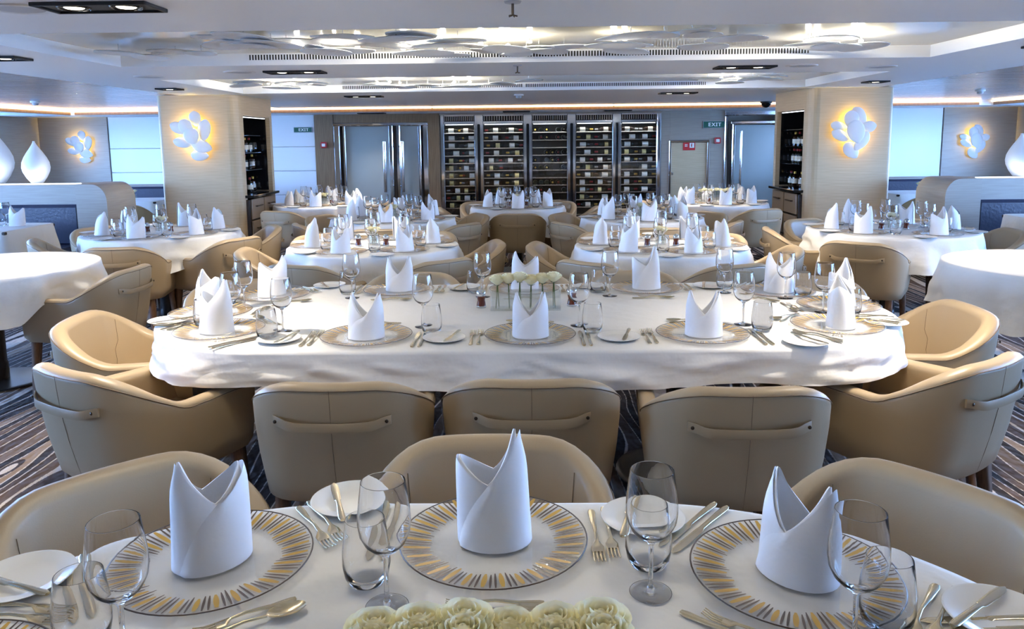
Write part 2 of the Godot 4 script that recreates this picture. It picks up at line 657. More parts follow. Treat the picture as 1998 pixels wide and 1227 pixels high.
func make_cutlery(which: String) -> void:
	# lies along z, handle at +z
	var b := MB.new()
	var f := 0.8 if which == "dessert_fork" else 1.0
	if which.ends_with("fork"):
		b.grid(bar([[0.1, 0.006, 0.002, 0.003], [0.09, 0.0085, 0.0026, 0.003], [0.05, 0.006, 0.003, 0.004], [0.0, 0.0032, 0.0026, 0.009], [-0.03, 0.004, 0.002, 0.008], [-0.043, 0.0125, 0.0014, 0.004], [-0.06, 0.0125, 0.0014, 0.0035]]), true, true, true)
		for k in 4:
			var x := -0.0096 + 0.0064 * k
			b.grid(bar([[-0.058, 0.0022, 0.0013, 0.0035], [-0.08, 0.002, 0.0012, 0.004], [-0.1, 0.0012, 0.001, 0.0085]]).map(func(r): return PackedVector3Array(Array(r).map(func(p): return p + Vector3(x, 0, 0)))), true, true, true)
	elif which == "spoon":
		b.grid(bar([[0.1, 0.006, 0.002, 0.003], [0.09, 0.0085, 0.0026, 0.003], [0.05, 0.006, 0.003, 0.004], [0.0, 0.0032, 0.0026, 0.01], [-0.035, 0.0035, 0.002, 0.008]]), true, true, true)
		var rings := []
		for i in 7:
			var t := i / 6.0
			var r := PackedVector3Array()
			for k in 16:
				var a := TAU * k / 16
				r.append(Vector3(cos(a) * 0.019 * t, 0.002 + 0.0075 * t * t, -0.066 + sin(a) * 0.032 * t))
			rings.append(r)
		b.grid(rings, true)
	else:
		var l := 0.78 if which == "butter_knife" else 1.0
		b.grid(bar([[0.11, 0.005, 0.003, 0.004], [0.1, 0.0078, 0.0036, 0.004], [0.03, 0.006, 0.0036, 0.004], [0.0, 0.0055, 0.0026, 0.004], [-0.01, 0.008, 0.0012, 0.003], [-0.07, 0.0095, 0.001, 0.003], [-0.1, 0.008, 0.0008, 0.003], [-0.115, 0.002, 0.0006, 0.003]]).map(func(r): return PackedVector3Array(Array(r).map(func(p): return p * Vector3(1, 1, l)))), true, true, true)
	if f != 1.0:
		for k in b.v.size():
			b.v[k] = b.v[k] * Vector3(f, 1, f)
	var mi := MeshInstance3D.new()
	mi.mesh = b.mesh()
	mi.material_override = M.cutlery
	proto[which] = mi

func rose_mesh(seed_: int) -> ArrayMesh:
	var r := RandomNumberGenerator.new()
	r.seed = seed_
	var b := MB.new()
	for layer in [[3, 0.003, 0.0085, 0.035, -0.1], [3, 0.006, 0.013, 0.036, 0.0], [4, 0.011, 0.018, 0.036, 0.15], [5, 0.016, 0.023, 0.034, 0.4], [6, 0.019, 0.028, 0.030, 0.75]]:
		for k in layer[0]:
			var a0: float = TAU * k / layer[0] + layer[1] * 90.0 + r.randf_range(-0.2, 0.2)
			var half: float = TAU / layer[0] * 0.72
			var rings := []
			for i in 6:
				var f := i / 5.0
				var ring := PackedVector3Array()
				for j in 7:
					var u := j / 3.0 - 1.0
					var ang := a0 + half * u * lerpf(0.75, 1.0, sin(f * PI * 0.6))
					var rad: float = lerpf(0.004, layer[2], pow(sin(f * PI / 2), 0.8)) + layer[4] * 0.007 * f * f * f
					var y: float = layer[3] * f * (1.0 - 0.16 * u * u * f) - layer[4] * 0.006 * f * f * f + r.randf_range(-0.0006, 0.0006)
					ring.append(Vector3(cos(ang) * rad, y, sin(ang) * rad))
				rings.append(ring)
			b.grid(rings, false)
	b.lathe([[0.003, 0.004], [0.006, 0.014], [0.0065, 0.024], [0.004, 0.031], [0.0, 0.033]], 10)
	return b.mesh()

func make_roses() -> void:
	for k in 3:
		proto["rose_head_%d" % k] = rose_mesh(50 + k)

func put_rose(at: Vector3, h: float, size: float, turn: float, label: String, group: String) -> void:
	# one cut rose: head, stem, leaf; its foot at "at"
	var t := thing("white_rose", label, "rose", at, turn, group)
	var hd := part("flower_head", proto["rose_head_%d" % (taken["white_rose"] % 3)], M.rose, t, Vector3(0, h - 0.034 * size, 0))
	hd.scale = Vector3.ONE * size
	var b := MB.new()
	b.tube([Vector3(0.006, 0.0, 0.003), Vector3(0.003, h * 0.4, 0.0), Vector3(0, h - 0.033 * size, 0)], 0.0026, 5)
	part("stem", b.mesh(), M.stem, t)
	b = MB.new()
	for k in 5:
		var a := TAU * k / 5
		var o := Vector3(cos(a), 0, sin(a))
		var s := Vector3(-sin(a), 0, cos(a)) * 0.003
		var y := h - 0.032 * size
		b.grid([PackedVector3Array([Vector3(0, y, 0) - s, Vector3(0, y, 0) + s]), PackedVector3Array([o * 0.012 + Vector3(0, y - 0.004, 0) - s, o * 0.012 + Vector3(0, y - 0.004, 0) + s]), PackedVector3Array([o * 0.021 + Vector3(0, y + 0.003, 0), o * 0.0211 + Vector3(0, y + 0.003, 0)])], false)
	part("sepals", b.mesh(), M.rose_leaf, t)

func glass_tray(at: Vector3, size: Vector3, label: String, turn := 0.0) -> Node3D:
	var t := thing("glass_vase", label, "vase", at, turn)
	var b := MB.new()
	var hx := size.x / 2
	var hz := size.z / 2
	var th := 0.004
	b.box(Vector3(0, 0.004, 0), Vector3(size.x, 0.008, size.z), 0.001)
	for s in [-1.0, 1.0]:
		b.box(Vector3(s * (hx - th / 2), size.y / 2 + 0.004, 0), Vector3(th, size.y - 0.008, size.z), 0.001)
		b.box(Vector3(0, size.y / 2 + 0.004, s * (hz - th / 2)), Vector3(size.x - 2 * th, size.y - 0.008, th), 0.001)
	part("vessel", b.mesh(), M.tray_glass, t)
	part("water", bxm(Vector3(size.x - 0.012, size.y * 0.55, size.z - 0.012)), M.water, t, Vector3(0, size.y * 0.3 + 0.006, 0))
	return t

func pepper_mill(at: Vector3, label: String) -> void:
	var t := thing("pepper_mill", label, "pepper mill", at)
	part("body", lath([[0.0, 0.0], [0.021, 0.0], [0.022, 0.004], [0.0195, 0.02], [0.0165, 0.034], [0.019, 0.046], [0.02, 0.052], [0.0, 0.052]], 20), M.mill_wood, t)
	part("base_ring", lath([[0.0, -0.0001], [0.0226, 0.0], [0.0226, 0.008], [0.021, 0.009]], 20), M.chrome, t)
	part("crown", lath([[0.019, 0.052], [0.021, 0.056], [0.022, 0.066], [0.019, 0.076], [0.011, 0.083], [0.0, 0.085]], 10), M.chrome, t)

# ---------------------------------------------------------------- tables
func outline(kind: Array, a: float) -> Vector2:
	# kind = [straight half length, radius]; point of the table's edge in direction a (0 = towards the camera, + to the right)
	var dir := Vector2(sin(a), cos(a))
	var l: float = kind[0]
	var r: float = kind[1]
	if l <= 0.0:
		return dir * r
	# ray against a stadium
	if absf(dir.y) > 1e-6:
		var t := r / absf(dir.y)
		if absf(dir.x * t) <= l:
			return dir * t
	var cx := l * signf(dir.x)
	var bq := dir.x * cx
	return dir * (bq + sqrt(maxf(bq * bq - (l * l - r * r), 0.0)))

func cloth_mesh(kind: Array, drop: float, corner: float, fold: float, chairs: Array, seed_: int, phase: float) -> ArrayMesh:
	var r := RandomNumberGenerator.new()
	r.seed = seed_
	var ph := []
	for k in 5:
		ph.append(r.randf() * TAU)
	var seg := 240
	var rings := []
	for f in [0.03, 0.3, 0.6, 0.85, 0.95, 0.985]:
		var ring := PackedVector3Array()
		for k in seg:
			var p = outline(kind, TAU * k / seg) * f
			ring.append(Vector3(p.x, 0.7505 - (0.0025 if f > 0.98 else 0.0), p.y))
		rings.append(ring)
	var nz := FastNoiseLite.new()
	nz.seed = seed_
	nz.frequency = 3.2
	nz.fractal_octaves = 3
	for i in 14:
		var s := i / 13.0
		var ring := PackedVector3Array()
		for k in seg:
			var a := TAU * k / seg
			var p := outline(kind, a)
			var out := (outline(kind, a + 0.02) - outline(kind, a - 0.02)).normalized()
			out = Vector2(-out.y, out.x)
			if out.dot(p) < 0:
				out = -out
			var d := drop + corner * cos(4.0 * (a - phase)) + 0.012 * sin(7.0 * a + ph[0])
			for c in chairs:
				var away := absf(angle_difference(a, c))
				d = lerpf(minf(d, drop * 0.62), d, smoothstep(0.12, 0.34, away))
			var wave: float = sin(11.0 * a + ph[1] + 1.1 * sin(3.0 * a + ph[2])) * 0.7 + sin(19.0 * a + ph[3] + sin(2.0 * a)) * 0.4 + sin(5.0 * a + ph[4]) * 0.35
			var off := 0.004 + 0.012 * s + fold * s * (0.55 + 0.5 * wave)
			off += 0.03 * nz.get_noise_3d(p.x, s * 0.5 - 0.6 * p.x, p.y) * smoothstep(0.0, 0.5, s)
			var q := p + out * off
			ring.append(Vector3(q.x, 0.745 - d * s - 0.003 * s * wave, q.y))
		rings.append(ring)
	var b := MB.new()
	b.grid(rings, true, true, false)
	return b.mesh()

func add_table(called: String, kind: Array, at: Vector3, desc: String, cloth_desc: String, drop: float, corner: float, fold: float, chairs: Array, seed_: int) -> void:
	var t := thing(called, "dark pedestal table under white cloth, " + desc, "table", at)
	var b := MB.new()
	var pts := PackedVector2Array()
	for k in 64:
		pts.append(outline(kind, TAU * k / 64) * 0.985)
	b.prism(pts, 0.715, 0.742, Transform3D(Basis(Vector3.RIGHT, -PI / 2), Vector3.ZERO))
	part("tabletop", b.mesh(), M.dark_wood, t)
	var feet := [0.0] if kind[0] <= 0.4 else [-kind[0] * 0.75, kind[0] * 0.75]
	for x in feet:
		part("pedestal", lath([[0.0, 0.02], [0.062, 0.02], [0.062, 0.12], [0.056, 0.13], [0.056, 0.69], [0.16, 0.7], [0.16, 0.715], [0.0, 0.715]], 20), M.dark_wood, t, Vector3(x, 0, 0))
		part("foot_plate", lath([[0.0, 0.0], [0.29, 0.0], [0.29, 0.008], [0.25, 0.014], [0.0, 0.02]], 32), M.brushed, t, Vector3(x, 0, 0))
	var o := solo("tablecloth", cloth_mesh(kind, drop, corner, fold, chairs, seed_, 0.5 + seed_), M.cloth, cloth_desc, "tablecloth", at)
	o.position = at

func add_chair(center: Vector3, kind: Array, a: float, gap: float, label: String, group: String, twist := 0.0, slide := 0.0) -> void:
	var p := outline(kind, a)
	var out := (outline(kind, a + 0.02) - outline(kind, a - 0.02)).normalized()
	out = Vector2(-out.y, out.x)
	if out.dot(p) < 0:
		out = -out
	var q := p + out * (gap - 0.34) + Vector2(out.y, -out.x) * slide
	put("chair", "armchair", label, "armchair", center + Vector3(q.x, 0, q.y), atan2(out.x, out.y) + twist, group)

func seat_name(a: float) -> String:
	# where a seat of a round table lies, told by the far wall's fittings
	return ["seat facing the cabinet", "cabinet-facing seat, service-door half", "seat on service-door side", "cabinet-backing seat, service-door half", "seat backing the cabinet", "cabinet-backing seat, double-door half", "seat on double-door side", "cabinet-facing seat, double-door half"][posmod(int(round(a / (PI / 4))), 8)]

# one place laid at angle a: charger with folded napkin, bread plate, cutlery and glasses
func setting(center: Vector3, kind: Array, a: float, inset: float, desc: String, seat: String, level: int, opt := {}) -> void:
	var p := outline(kind, a)
	var out := (outline(kind, a + 0.02) - outline(kind, a - 0.02)).normalized()
	out = Vector2(-out.y, out.x)
	if out.dot(p) < 0:
		out = -out
	var turn: float = atan2(out.x, out.y) + opt.get("twist", 0.0)
	var q: Vector2 = p - out * inset
	if opt.has("at"):
		q = opt.at
	var o := center + Vector3(q.x, 0.7515, q.y)
	var bs := Basis(Vector3.UP, turn)
	var g := ", " + desc + ", " + seat
	var gr := ", " + desc
	put("charger", "charger_plate", "gold-striped glass charger" + g, "plate", o, turn + rng.randf() * 3.0, "chargers" + gr)
	var nk: int = opt.get("napkin", rng.randi_range(0, 3))
	put("napkin_%d" % nk, "folded_napkin", "two-peaked white napkin" + g, "napkin", o + Vector3(0, 0.005, 0) + bs * opt.get("nap_at", Vector3(0, 0, 0.01)), turn + opt.get("nap_turn", rng.randf_range(-0.5, 0.5)), "napkins" + gr)
	var bp: Vector3 = opt.get("bread", Vector3(-0.325, 0, 0.045))
	put("bread_plate", "bread_plate", "small white bread plate" + g, "plate", o + bs * bp, turn, "bread plates" + gr)
	var wv: Vector3 = opt.get("wine", Vector3(0.19, 0, -0.15))
	var tv: Vector3 = opt.get("tumbler", Vector3(0.235, 0, -0.055))
	put("wine_glass", "wine_glass", "stemmed wine glass" + g, "wine glass", o + bs * wv, turn, "wine glasses" + gr)
	put("tumbler", "tumbler", "stemless water tumbler" + g, "tumbler", o + bs * tv, turn, "tumblers" + gr)
	if level < 2:
		return
	put("butter_knife", "butter_knife", "butter knife" + g, "knife", o + bs * (bp + Vector3(0.03, 0.012, -0.005)), turn + PI - 0.25, "butter knives" + gr)
	for k in 2:
		var which: String = ["inner", "outer"][k]
		put("fork", "fork", which + " pale gold fork" + g, "fork", o + bs * Vector3(-0.193 - 0.027 * k, 0.0, 0.02 + 0.012 * k), turn, "dinner forks" + gr)
		put("knife", "knife", which + " pale gold knife" + g, "knife", o + bs * Vector3(0.196 + 0.026 * k, 0.0, 0.045), turn, "dinner knives" + gr)
	put("dessert_fork", "dessert_fork", "pale gold dessert fork" + g, "fork", o + bs * Vector3(-0.01, 0.0, -0.197), turn - PI / 2 + 0.04, "dessert forks" + gr)
	put("spoon", "dessert_spoon", "pale gold dessert spoon" + g, "spoon", o + bs * Vector3(0.0, 0.0, -0.222), turn + PI / 2 - 0.04, "dessert spoons" + gr)

func small_vase(at: Vector3, desc: String) -> void:
	glass_tray(at, Vector3(0.075, 0.07, 0.075), "small square glass vase of roses on " + desc)
	for k in 4:
		put_rose(at + Vector3((k % 2 - 0.5) * 0.036, 0.009, (int(k / 2.0) - 0.5) * 0.036), 0.115 + 0.006 * (k % 3), 1.0, k * 1.3, "cream rose in small glass vase on " + desc, "roses on " + desc)

# ---------------------------------------------------------------- the room
const SOFFIT := 2.02
const COFFER := 2.10
const LOW := 1.945
var coffers := [[0.95, 2.58, 2.74], [3.70, 5.33, 2.74], [6.45, 8.36, 3.0]]

func room() -> void:
	struct("floor", bxm(Vector3(16.6, 0.2, 20.6)), M.carpet, Vector3(0, -0.1, -3.6))
	# ceiling: a flat soffit with three shallow coffers let into it, plank-faced wings at both sides
	var b := MB.new()
	var d0 := -6.4
	var left := -3.76
	var right := 3.84
	for c in coffers + [[12.0, 12.0, 0.0]]:
		b.box(P((left + right) / 2, SOFFIT + 0.06, (d0 + c[0]) / 2), Vector3(right - left, 0.12, c[0] - d0))
		if c[2] > 0:
			var m: float = (c[0] + c[1]) / 2
			b.box(P((left - c[2]) / 2, SOFFIT + 0.06, m), Vector3(-c[2] - left, 0.12, c[1] - c[0]))
			b.box(P((right + c[2]) / 2, SOFFIT + 0.06, m), Vector3(right - c[2], 0.12, c[1] - c[0]))
		d0 = c[1]
	var ceiling := struct("ceiling", b.mesh(), M.ceiling_white)
	for c in coffers:
		part("coffer_panel", bxm(Vector3(c[2] * 2, 0.03, c[1] - c[0])), M.coffer_gloss, ceiling, P(0, COFFER + 0.015, (c[0] + c[1]) / 2))
	b = MB.new()
	b.box(Vector3(0, 2.35, -3.6), Vector3(16.6, 0.1, 20.6))
	part("deck_above", b.mesh(), M.ceiling_white, ceiling)
	# wings: long boards side by side, each a little apart from the next
	for s in [-1.0, 1.0]:
		var x0 := left if s < 0 else right
		var x1 := -7.0 if s < 0 else 7.15
		for k in 28:
			var dd := -6.3 + 0.66 * k
			part("board", bxm(Vector3(absf(x1 - x0), 0.03, 0.652), 0.003), M.plank, ceiling, P((x0 + x1) / 2, SOFFIT + 0.022, dd + 0.33))
	# lower rim of the ceiling along the outer walls
	b = MB.new()
	b.box(P(0, LOW + 0.2, 12.75), Vector3(16.4, 0.4, 1.5))
	b.box(P(-7.65, LOW + 0.2, 2.85), Vector3(1.3, 0.4, 18.3))
	b.box(P(7.75, LOW + 0.2, 2.85), Vector3(1.2, 0.4, 18.3))
	part("low_rim", b.mesh(), M.ceiling_white, ceiling)
	b = MB.new()
	b.box(P(0, LOW + 0.028, 11.994), Vector3(13.9, 0.052, 0.012))
	b.box(P(-6.994, LOW + 0.028, 3.0), Vector3(0.012, 0.052, 17.9))
	b.box(P(7.144, LOW + 0.028, 3.0), Vector3(0.012, 0.052, 17.9))
	part("fascia", b.mesh(), M.veneer_brown, ceiling)
	# outer walls with a row of windows in each side
	var wins := []
	for k in 4:
		wins.append([-0.06 + 2.62 * k, -0.06 + 2.62 * k + 2.25])
	wins.append([10.42, 11.6])
	var n := 0
	for s in [-1.0, 1.0]:
		b = MB.new()
		var x: float = s * 8.2
		b.box(P(x, 0.4, 3.6), Vector3(0.2, 0.8, 20.4))
		b.box(P(x, 2.1, 3.6), Vector3(0.2, 0.5, 20.4))
		var e := -6.6
		for w in wins + [[13.8, 13.8]]:
			b.box(P(x, 1.325, (e + w[0]) / 2), Vector3(0.2, 1.05, w[0] - e))
			e = w[1]
		struct("wall_left" if s < 0 else "wall_right", b.mesh(), M.veneer_grey)
		for w in wins:
			n += 1
			var fr := MB.new()
			var wd: float = w[1] - w[0]
			for q in [[-wd / 2 + 0.03, 1.325, 0.06, 1.05], [wd / 2 - 0.03, 1.325, 0.06, 1.05], [0.0, 0.83, wd, 0.06], [0.0, 1.82, wd, 0.06]]:
				fr.box(Vector3(0, q[1], q[0]), Vector3(0.12, q[3], q[2]), 0.004)
			var wo := struct("window_%d" % n, fr.mesh(), M.white_paint, P(x, 0, (w[0] + w[1]) / 2))
			part("pane", bxm(Vector3(0.008, 0.95, wd - 0.1)), M.pane, wo, Vector3(0, 1.325, 0))
	struct("wall_rear", bxm(Vector3(16.6, 2.5, 0.2)), M.veneer_grey, P(0, 1.2, -6.5))
	far_wall()
	cove()

func far_wall() -> void:
	# brown and grey panelled wall with white panels, doors and the wine cabinet
	var w := struct("wall_far", bxm(Vector3(16.6, 2.5, 0.2)), M.veneer_grey, P(0, 1.2, 13.45))
	var pan := func(x0: float, x1: float, y0: float, y1: float, m: Material, d: float, called: String) -> void:
		part(called, bxm(Vector3(x1 - x0, y1 - y0, 13.35 - d), 0.003), m, w, P((x0 + x1) / 2, (y0 + y1) / 2 - 1.2, (13.35 + d) / 2 - 13.45))
	pan.call(4.62, 6.9, 0.0, LOW, M.white_paint, 12.9, "white_panel")
	for q in [[-4.6, -3.475], [-6.93, -4.62]]:
		for k in 4:
			var y := [0.0, 0.62, 1.02, 1.42, LOW]
			pan.call(q[0], q[1], y[k] + 0.003, y[k + 1] - 0.003, M.white_paint, 12.9, "white_panel")
	pan.call(-8.1, -6.94, 0.0, LOW, M.veneer_grey, 12.88, "veneer_panel")
	pan.call(6.91, 8.1, 0.0, LOW, M.veneer_grey, 12.88, "veneer_panel")
	pan.call(-3.47, -3.16, 0.0, LOW, M.veneer_brown, 12.88, "brown_panel")
	pan.call(-1.575, -1.385, 0.0, LOW, M.veneer_brown, 12.86, "brown_panel")
	pan.call(-3.16, -1.575, 1.8, LOW, M.veneer_brown, 12.9, "brown_panel")
	pan.call(2.29, 2.43, 0.0, LOW, M.veneer_grey, 12.9, "veneer_panel")
	pan.call(3.08, 3.33, 0.0, LOW, M.veneer_grey, 12.9, "veneer_panel")
	pan.call(2.43, 3.08, 1.46, LOW, M.veneer_grey, 12.9, "veneer_panel")
	pan.call(4.34, 4.61, 0.0, LOW, M.veneer_grey, 12.9, "veneer_panel")
	# glass double door in a polished frame
	var d := struct("door_1", bxm(Vector3(1.58, 0.05, 0.14), 0.01), M.chrome, P(-2.37, 1.775, 12.92))
	for q in [[-3.1, 0.1], [-2.98, 0.05], [-2.2, 0.07], [-2.08, 0.07], [-1.72, 0.05], [-1.62, 0.09]]:
		part("post", bxm(Vector3(q[1], 1.775, 0.12), 0.012), M.chrome, d, Vector3(q[0] + 2.37, -0.8875, 0.0))
	part("pane", bxm(Vector3(0.72, 1.74, 0.012)), M.frosted, d, Vector3(-2.6 + 2.37, -0.9, -0.02))
	part("pane", bxm(Vector3(0.3, 1.74, 0.012)), M.frosted, d, Vector3(-1.9 + 2.37, -0.9, -0.02))
	for x in [-2.3, -2.0]:
		var b := MB.new()
		b.lathe([[0.0, -0.42], [0.026, -0.42], [0.028, -0.415], [0.028, 0.415], [0.026, 0.42], [0.0, 0.42]], 14)
		for y in [-0.33, 0.33]:
			b.box(Vector3(0, y, -0.05), Vector3(0.02, 0.02, 0.09), 0.003)
		part("pull_handle", b.mesh(), M.chrome, d, Vector3(x + 2.37, -0.7, 0.12))
	# low service door with a polished frame
	d = struct("door_2", bxm(Vector3(0.6, 1.42, 0.05), 0.004), M.veneer, P(2.755, 0.71, 12.94))
	for q in [[-0.315, 0.0, 0.035, 1.46], [0.315, 0.0, 0.035, 1.46], [0.0, 0.73, 0.665, 0.035]]:
		part("frame", bxm(Vector3(q[2], q[3], 0.08), 0.006), M.chrome, d, Vector3(q[0], q[1], 0.02))
	part("latch", bxm(Vector3(0.03, 0.05, 0.03), 0.006), M.chrome, d, Vector3(-0.27, 0.2, 0.04))
	# single glass door beside the pillar
	d = struct("door_3", bxm(Vector3(1.0, 0.09, 0.12), 0.012), M.chrome, P(3.83, 1.9, 12.92))
	for q in [[-0.47, 0.06, 1.85, -0.97], [-0.35, 0.05, 1.72, -1.03], [0.47, 0.06, 1.85, -0.97]]:
		part("post", bxm(Vector3(q[1], q[2], 0.12), 0.012), M.chrome, d, Vector3(q[0], q[3], 0))
	part("rail", bxm(Vector3(0.86, 0.05, 0.1), 0.01), M.chrome, d, Vector3(0.03, -0.16, 0))
	part("pane", bxm(Vector3(0.78, 1.68, 0.012)), M.frosted, d, Vector3(0.05, -1.04, -0.02))
	var hb := MB.new()
	hb.lathe([[0.0, -0.45], [0.02, -0.45], [0.02, 0.45], [0.0, 0.45]], 12)
	for y in [-0.36, 0.36]:
		hb.box(Vector3(0, y, -0.04), Vector3(0.016, 0.016, 0.08), 0.003)
	part("pull_handle", hb.mesh(), M.chrome, d, Vector3(-0.24, -0.75, 0.1))
	exit_sign(P(-3.66, 1.70, 12.885), 0.31, 0.09, "small green exit sign on white panel by the double door")
	exit_sign(P(3.15, 1.712, 12.885), 0.36, 0.115, "green exit sign with pale rim above the fire call point")
	for q in [[P(-3.317, 1.445, 12.86), "red fire call point on brown panel beside the double door"], [P(3.215, 1.45, 12.88), "red fire call point on grey panel under the exit sign"]]:
		var t := thing("fire_call_point", q[1], "call point", q[0])
		part("housing", bxm(Vector3(0.1, 0.1, 0.05), 0.008), M.fire_red, t)
		part("press_plate", bxm(Vector3(0.058, 0.05, 0.01), 0.003), M.sign_white, t, Vector3(0, 0, 0.026))
	var t := thing("fire_sign", "red and white fire equipment sign on the low service door", "sign", P(2.755, 1.36, 12.905))
	part("board", bxm(Vector3(0.2, 0.13, 0.006), 0.002), M.sign_red, t)
	part("picture_field", bxm(Vector3(0.075, 0.08, 0.004)), M.sign_white, t, Vector3(0.045, 0.015, 0.004))
	var fx := MB.new()
	fx.box(Vector3(0, 0, 0), Vector3(0.018, 0.045, 0.003), 0.002)
	fx.box(Vector3(0.004, 0.029, 0), Vector3(0.02, 0.008, 0.003), 0.001)
	part("extinguisher_mark", fx.mesh(), M.fire_red, t, Vector3(0.04, 0.014, 0.0065))
	fx = MB.new()
	for k in [[-0.012, 0.012], [0.012, 0.012], [-0.012, -0.012], [0.012, -0.012]]:
		fx.box(Vector3(k[0], k[1], 0), Vector3(0.016, 0.016, 0.003))
	part("hose_mark", fx.mesh(), M.sign_white, t, Vector3(-0.05, 0.015, 0.004))

func exit_sign(at: Vector3, w: float, h: float, label: String) -> void:
	var t := thing("exit_sign", label, "sign", at)
	part("rim", bxm(Vector3(w, h, 0.02), 0.003), M.plastic_grey, t)
	part("board", bxm(Vector3(w - 0.016, h - 0.014, 0.012), 0.002), M.exit_green, t, Vector3(0, 0, 0.006))
	var tm := TextMesh.new()
	var f := SystemFont.new()
	f.font_names = PackedStringArray(["Droid Sans"])
	f.font_weight = 700
	tm.font = f
	tm.text = "EXIT"
	tm.font_size = 32
	tm.depth = 0.004
	tm.pixel_size = h * 0.72 / 32.0
	var o := part("lettering", tm, M.sign_white, t, Vector3(0.01, 0, 0.0135))
	o.scale = Vector3(1.25, 1, 1)

func cove() -> void:
	var seg := func(a: Vector3, l: float, along_x: bool, label: String) -> void:
		var t := thing("cove_light", label, "cove light", a, 0.0 if along_x else PI / 2, "cove light strips under the ceiling rim")
		part("led_strip", bxm(Vector3(l - 0.01, 0.026, 0.012), 0.003), M.cove_glow, t)
		var al := AreaLight3D.new()
		al.area_size = Vector2(l, 0.04)
		al.light_color = Color(1.0, 0.84, 0.62)
		al.light_energy = 0.22
		al.shadow_enabled = true
		al.area_normalize_energy = true
		t.add_child(al)
		al.position = Vector3(0, 0, 0.02)
	for k in 5:
		seg.call(P(-5.58 + 2.79 * k, LOW + 0.06, 11.98), 2.78, true, "warm glowing strip along the ceiling rim above the far wall")
	for k in 4:
		seg.call(P(-6.98, LOW + 0.06, 10.5 - 3.0 * k), 2.98, false, "warm glowing strip along the ceiling rim over the booths")
		var o: Vector3 = P(7.13, LOW + 0.06, 10.5 - 3.0 * k)
		var t := thing("cove_light", "warm glowing strip along the ceiling rim over the booths", "cove light", o, -PI / 2, "cove light strips under the ceiling rim")
		part("led_strip", bxm(Vector3(2.97, 0.026, 0.012), 0.003), M.cove_glow, t)

func downlight(x: float, d: float, lamps: int, energy: float, label: String, y := SOFFIT) -> void:
	var w := 0.43 if lamps == 2 else 0.2
	var t := thing("ceiling_downlight", label, "downlight", P(x, y, d), 0.0, "black recessed downlights in the ceiling")
	part("plate", bxm(Vector3(w - 0.02, 0.004, 0.17)), M.black, t, Vector3(0, -0.003, 0))
	var b := MB.new()
	for s in [-1.0, 1.0]:
		b.box(Vector3(0, -0.007, s * 0.09), Vector3(w, 0.014, 0.012), 0.002)
		b.box(Vector3(s * (w / 2 - 0.006), -0.007, 0), Vector3(0.012, 0.014, 0.19), 0.002)
	part("frame", b.mesh(), M.black, t)
	for k in lamps:
		var lx := 0.0 if lamps == 1 else (k - 0.5) * 0.2
		part("lamp_ring", lath([[0.05, -0.006], [0.058, -0.012], [0.06, -0.005]], 20), M.black_gloss, t, Vector3(lx, 0, 0))
		part("lamp", lath([[0.0, -0.010], [0.03, -0.010], [0.036, -0.007], [0.036, -0.005]], 16), M.lamp_glow, t, Vector3(lx, 0, 0))
		var s := SpotLight3D.new()
		s.light_color = Color(1.0, 0.95, 0.88)
		s.light_energy = energy
		s.spot_angle = 52.0
		s.spot_angle_attenuation = 0.9
		s.spot_range = 14.0
		s.spot_attenuation = 2.0
		s.light_size = 0.035
		s.shadow_enabled = true
		t.add_child(s)
		s.position = Vector3(lx, -0.02, 0)
		s.rotation.x = -PI / 2

func petal(w: float, l: float, dish: float) -> ArrayMesh:
	# a pointed oval shell, lying in xz, slightly cupped
	var top := []
	var bot := []
	for i in 7:
		var f := i / 6.0
		var rt := PackedVector3Array()
		var rb := PackedVector3Array()
		for k in 28:
			var a := TAU * k / 28
			var c := cos(a)
			var zz := signf(c) * pow(absf(c), 0.9) * l / 2
			var xx := signf(sin(a)) * pow(absf(sin(a)), 1.35) * w / 2 * (1.0 - 0.18 * c)
			var p := Vector3(xx * f, -dish * f * f, zz * f)
			rt.append(p + Vector3(0, 0.003, 0))
			rb.append(p - Vector3(0, 0.003, 0))
		top.append(rt)
		bot.push_front(rb)
	var b := MB.new()
	b.grid(top + bot, true)
	return b.mesh()

